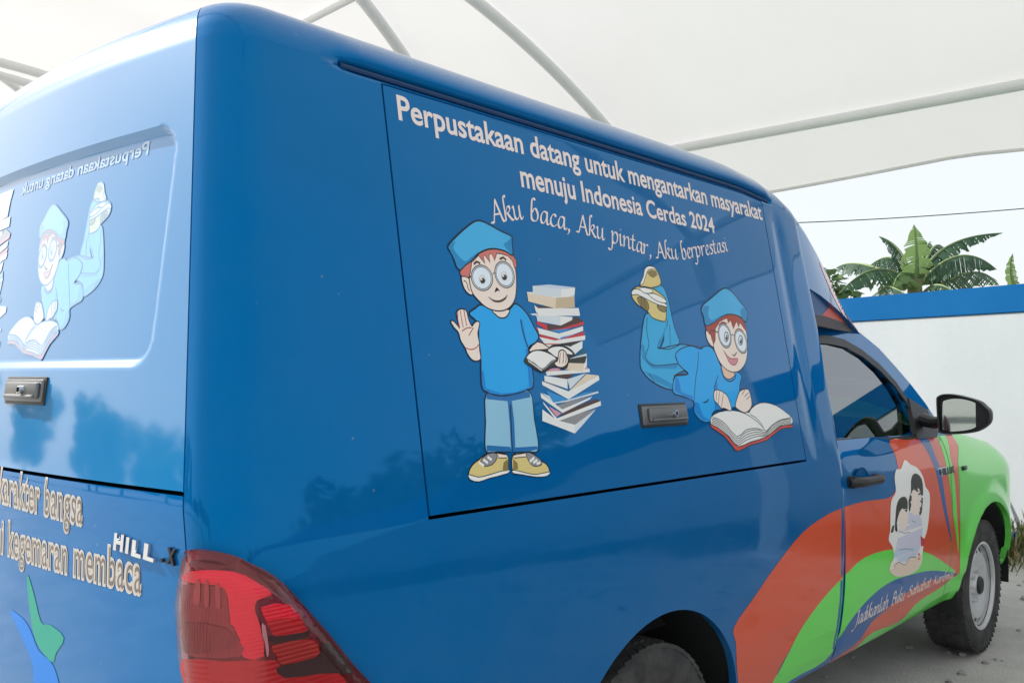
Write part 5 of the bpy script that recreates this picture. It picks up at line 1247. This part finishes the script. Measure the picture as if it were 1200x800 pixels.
def brace(a, b, rad, ext0=0., ext1=0.):
    A, B = on_mem(a), on_mem(b); d = (B - A); A2, B2 = A - d * ext0, B + d * ext1
    P = [A2.lerp(B2, t) for t in np.linspace(0, 1, 14)]
    P = [(p.x, p.y, mz_(p.x) - .005) for p in P if CX0 < p.x < CX1 and CY0 < p.y < CY1]
    bm = bmesh.new(); bm_tube(bm, P, rad, 12); bm_obj('brace_pipe', bm, M['pipe'], can)
brace((424, 0), (466, 56), .046, .25, 1.2); brace((415, -2), (372, 20), .026, 0, 1.0)
brace((0, 74), (72, 95), .044, 1, .6); brace((0, 90), (40, 121), .036, 1, .6)

# ------------------------------------------------------------------ vegetation
def leafmat(name, c, tl_c, k=.4):
    m = bpy.data.materials.new(name); m.use_nodes = True; nt = m.node_tree; b = nt.nodes['Principled BSDF']; out = nt.nodes['Material Output']
    tcn = nt.nodes.new('ShaderNodeTexCoord'); nz = nt.nodes.new('ShaderNodeTexNoise'); nz.inputs['Scale'].default_value = 5; nz.inputs['Detail'].default_value = 5; nt.links.new(tcn.outputs['Object'], nz.inputs['Vector'])
    mx = nt.nodes.new('ShaderNodeMix'); mx.data_type = 'RGBA'; mx.inputs['A'].default_value = (*[q * .7 for q in c], 1); mx.inputs['B'].default_value = (*[min(1, q * 1.4) for q in c], 1); nt.links.new(nz.outputs['Fac'], mx.inputs['Factor']); nt.links.new(mx.outputs['Result'], b.inputs['Base Color'])
    b.inputs['Roughness'].default_value = .55; b.inputs['Specular IOR Level'].default_value = .3
    t = nt.nodes.new('ShaderNodeBsdfTranslucent'); t.inputs['Color'].default_value = (*tl_c, 1); ms = nt.nodes.new('ShaderNodeMixShader'); ms.inputs[0].default_value = k
    nt.links.new(b.outputs[0], ms.inputs[1]); nt.links.new(t.outputs[0], ms.inputs[2]); nt.links.new(ms.outputs[0], out.inputs['Surface']); return m
M['banana'] = leafmat('banana_leaf', (.030, .072, .045), (.08, .17, .06), .30); M['banana2'] = leafmat('banana_young_leaf', (.085, .16, .06), (.24, .38, .13), .4)  # side leaves: backlit darkness put into the base colour
M['foliage'] = leafmat('tree_leaf', (.045, .10, .030), (.14, .26, .04), .3); M['bark'] = mat('bark', (.12, .10, .08), .9, noise=(8, .7, (.05, .04, .035)), bump=(20, .6, .02))
M['stem'] = mat('banana_stem', (.16, .20, .07), .6, noise=(6, .8, (.12, .08, .04)), bump=(12, .4, .02)); M['midrib'] = mat('midrib', (.15, .22, .08), .6)
def at_px(p, depth): r = pxray(p); return CAM + r * (depth / r.dot(FWD))
def banana_leaf(P, wmax, par, young=False, droop=.7, seed=0, tear=.35, face=None):
    rn = random.Random(seed); a, b, c = [Vector(p) for p in P]; ctrl = b * 2 - (a + c) / 2; N = 34
    mid = [a * (1 - t) ** 2 + ctrl * 2 * t * (1 - t) + c * t * t for t in [k / N for k in range(N + 1)]]
    bm = bmesh.new(); tot = 0
    for s in (-1, 1):
        gap_off = 0; bend = rn.uniform(-.15, .15)
        prev = None
        for k in range(2, N):
            t0, t1 = k / N, (k + 1) / N
            tg = (mid[min(k + 1, N)] - mid[k - 1]).normalized()
            sd_ = tg.cross(Vector((0, 0, 1)));
            if sd_.length < .2: sd_ = RGT.copy()
            if face is not None: sd_ = face - tg * face.dot(tg)
            sd_.normalize()
            if rn.random() < tear: bend = rn.uniform(-.35, .30); prev = None
            dr = droop + bend; outw = (sd_ * s + Vector((0, 0, -1)) * dr).normalized()
            wf = lambda t: wmax * (min(1, t / .18) ** .7) * (max(0, 1 - ((t - .30) / .70) ** 2.4) if t > .30 else 1) * (1 + .10 * math.sin(t * 40 + seed))
            def rowpt(i, t, q):
                w_ = wf(t) * (1 if q < 1 else rn.uniform(.88, 1.02)); p = mid[i] + outw * w_ * q; p += Vector((0, 0, -.22 * w_ * q * q)) + tg * (.10 * w_ * q); return p
            if prev is None: prev = [bm.verts.new(rowpt(k, t0, q)) for q in (0.02, .35, .7, 1.0)]
            shrink = .80 if rn.random() < tear else 1.0
            nxt = [bm.verts.new(rowpt(k, t0, q).lerp(rowpt(min(k + 1, N), t1, q), shrink if q > .3 else 1.0)) for q in (0.02, .35, .7, 1.0)]
            for j in range(3): bm.faces.new((prev[j], prev[j + 1], nxt[j + 1], nxt[j]))
            prev = nxt if shrink == 1.0 else None
    o = bm_obj('leaf', bm, M['banana2'] if young else M['banana'], par, sharp=None)
    bm = bmesh.new(); bm_tube(bm, mid, [.028 * (1 - .85 * k / N) for k in range(N + 1)], 6); bm_obj('midrib', bm, M['midrib'], o)
    return o
def banana_plant(base_px, depth, leaves, label, group=None):
    crown = at_px(base_px, depth); root = empty('banana_plant', (crown.x, crown.y, 0)); tag(root, label, 'banana plant', group)
    bm = bmesh.new(); bm_tube(bm, [(crown.x, crown.y, -.05), (crown.x + .03, crown.y, crown.z * .5), (crown.x, crown.y, crown.z + .15)], [.17, .14, .09], 14); bm_obj('stem', bm, M['stem'], root)
    for i, (p0, p1, p2, dd, wd, yg, dr) in enumerate(leaves):
        a = crown.lerp(at_px(p0, depth), .8); b = at_px(p1, depth + dd * .5); c = at_px(p2, depth + dd)
        banana_leaf((a, b, c), wd * (.72 if yg else .82), root, yg, dr, seed=i * 7 + int(base_px[0]), tear=.22 if yg else .58, face=(RGT if yg and abs(p2[0] - p0[0]) < 12 else None))
    return root
BL = [((1071, 336), (1074, 302), (1071, 263), -.1, .30, True, .05), ((1066, 325), (1054, 294), (1030, 277), .4, .24, False, .9), ((1064, 318), (1040, 302), (1009, 322), .5, .30, False, .8),
      ((1060, 326), (1025, 316), (983, 344), -.5, .34, False, .75), ((1040, 318), (1006, 309), (980, 314), 1.0, .26, False, .9), ((1080, 325), (1112, 288), (1175, 273), .3, .26, False, .85),
      ((1082, 328), (1124, 300), (1168, 316), -.4, .36, False, .8), ((1100, 338), (1140, 319), (1170, 334), .8, .32, False, .7), ((1080, 318), (1097, 288), (1112, 305), 1.0, .36, False, .7),
      ((1022, 346), (1040, 336), (1062, 345), -.8, .26, False, .7), ((1069, 340), (1056, 322), (1046, 340), -.5, .28, True, .5), ((1085, 345), (1100, 334), (1122, 346), -.6, .26, False, .7), ((1076, 335), (1082, 300), (1090, 283), .6, .24, True, .3)]
banana_plant((1072, 340), 12.6, BL, 'broad banana plant with torn arching leaves rising above the blue wall band')
BL2 = [((1190, 348), (1185, 322), (1187, 297), 0, .12, True, .05), ((1225, 345), (1250, 300), (1290, 315), .2, .3, False, .8), ((1222, 345), (1230, 290), (1260, 268), -.3, .3, False, .7), ((1225, 345), (1260, 325), (1305, 350), .5, .3, False, .8)]
banana_plant((1216, 352), 13.0, BL2, 'young banana plant with one narrow upright leaf over the wall')
def leafy_tree(pos, h, rad, label, group=None, seed=1, n=3200, leaf=.09, squash=1.0, proto=None):
    root = empty('leafy_tree', pos); tag(root, label, 'tree', group)
    if proto is not None:
        for ch in proto.children:
            c = ch.copy(); COL.objects.link(c); c.parent = root; c.matrix_parent_inverse = Matrix.Identity(4)
            sc = h / proto['h']; c.scale = (sc, sc * (.9 if seed % 2 else 1.1), sc); c.rotation_euler = (0, 0, seed * 1.3)
        root['h'] = h; return root
    root['h'] = h; rn = random.Random(seed)
    bm = bmesh.new(); tips = []
    bm_tube(bm, [(0, 0, -.1), (.05, .03, h * .25), (-.03, .06, h * .5), (.02, 0, h * .72)], [h * .030, h * .024, h * .018, h * .008], 9)
    for k in range(13):
        a = k * 2.4 + rn.uniform(-.4, .4); z0 = h * rn.uniform(.30, .66); L = rad * rn.uniform(.55, 1.0); up = rn.uniform(.1, .9)
        e = Vector((math.cos(a) * L, math.sin(a) * L, z0 + L * up)); m1 = Vector((math.cos(a) * L * .5, math.sin(a) * L * .5, z0 + L * up * .35))
        bm_tube(bm, [(0, 0, z0), m1, e], [h * .010, h * .007, h * .002], 6); tips.append((e, rad * rn.uniform(.28, .48))); tips.append((m1.lerp(e, .6), rad * rn.uniform(.22, .36)))
    tips.append((Vector((0, 0, h * .9)), rad * .4)); tips.append((Vector((rad * .2, -rad * .2, h * .8)), rad * .4))
    t = bm_obj('trunk', bm, M['bark'], None); t.parent = root
    bm = bmesh.new()
    for k in range(n):
        c, r = rn.choice(tips); d = Vector((rn.gauss(0, 1), rn.gauss(0, 1), rn.gauss(0, 1))).normalized() * r * rn.uniform(.35, 1.05) ** .6; d.z *= .75 * squash
        p = c + d; s = leaf * rn.uniform(.6, 1.4); ax = Vector((rn.gauss(0, 1), rn.gauss(0, 1), rn.gauss(0, .6))).normalized(); b_ = ax.orthogonal().normalized()
        vv = [bm.verts.new(q) for q in (p - ax * s, p + b_ * s * .42, p + ax * s, p - b_ * s * .42)]; bm.faces.new(vv)
    cobj = bm_obj('crown', bm, M['foliage'], None, smooth_=False); cobj.parent = root
    return root
g_ = at_px((968, 345), 15.0); leafy_tree((g_.x, g_.y, 0), 3.3, .80, 'small dark leafy tree peeking out beside the van roof fairing', seed=4, n=2600, leaf=.11)
P0_ = leafy_tree((-27, 4, 0), 4.6, 2.2, 'tall leafy tree in the row across the yard behind the van', 'trees behind the van', seed=9, n=5200, leaf=.15)
for k, (x, y, h) in enumerate(((-28, 12, 4.0), (-24, 20, 4.8), (-29, -4, 3.8), (-20, 31, 4.6), (-28, 38, 5.0), (-12, 42, 4.6), (-26, 8, 3.6), (-25, 16, 4.4), (-23, 26, 4.2), (-24, 36, 4.8), (-17, 37, 4.4), (-28, 0, 4.0))):
    leafy_tree((x, y, 0), h, 2, 'tall leafy tree in the row across the yard behind the van', 'trees behind the van', seed=k + 2, proto=P0_)
for k, (x, y, h) in enumerate(((9.5, -10, 3.6), (12, -16, 4.0), (7.5, -19, 3.4), (4.5, -25, 4.2))):
    leafy_tree((x, y, 0), h, 2, 'round leafy tree beyond the far stretch of yard wall', 'trees beyond the side wall', seed=k + 5, proto=P0_)
# weeds along the foot of the wall
rn = random.Random(12); bm = bmesh.new()
for k in range(5200):
    s = rn.uniform(-3.0, 9.0); o = rn.uniform(.03, .95) ** 1.3; p = WA + WD * s + WN * o; hgt = rn.uniform(.05, .32) * (1.25 - o * .8)
    if rn.random() < .02: hgt *= 1.9
    a = rn.uniform(0, 6.28); lean = Vector((math.cos(a), math.sin(a), 0)) * hgt * rn.uniform(.1, .6); wv = Vector((-math.sin(a), math.cos(a), 0)) * rn.uniform(.004, .011)
    q = [bm.verts.new(p - wv), bm.verts.new(p + wv), bm.verts.new(p + lean * .45 + Vector((0, 0, hgt * .65)) + wv * .7), bm.verts.new(p + lean + Vector((0, 0, hgt))), bm.verts.new(p + lean * .45 + Vector((0, 0, hgt * .65)) - wv * .7)]
    f_ = bm.faces.new(q); f_.material_index = 0 if rn.random() < .6 else 1
M['grass'] = leafmat('weeds', (.10, .13, .04), (.2, .24, .06), .3); M['drygrass'] = mat('dry_weeds', (.34, .28, .16), .8)
tag(bm_obj('weeds', bm, [M['grass'], M['drygrass']], smooth_=False), 'green and dry weeds growing along the foot of the wall', 'weeds', kind='stuff')
# utility line behind the wall
pa_ = at_px((640, 268), 26); pb_ = at_px((1420, 226), 24)
for k, p in enumerate((pa_, pb_)):
    r_ = empty('utility_pole', (p.x, p.y, 0)); tag(r_, ('grey concrete utility pole hidden behind the van body', 'grey concrete utility pole past the young banana plant')[k], 'pole', 'utility poles')
    bm = bmesh.new(); bm_tube(bm, [(p.x, p.y, -.1), (p.x, p.y, p.z + .35)], [.14, .09], 12); bm_obj('pole_shaft', bm, M['plaster'], r_)
    bm = bmesh.new(); bm_box(bm, (p.x, p.y, p.z - .02), (.9, .08, .08)); bm_obj('crossarm', bm, M['bark'], r_)
bm = bmesh.new(); bm_tube(bm, [pa_.lerp(pb_, t) + Vector((0, 0, .06 - .28 * math.sin(math.pi * t))) for t in np.linspace(0, 1, 40)], .014, 6)
tag(bm_obj('overhead_cable', bm, M['black']), 'thin black cable strung across the sky above the banana plants', 'cable')
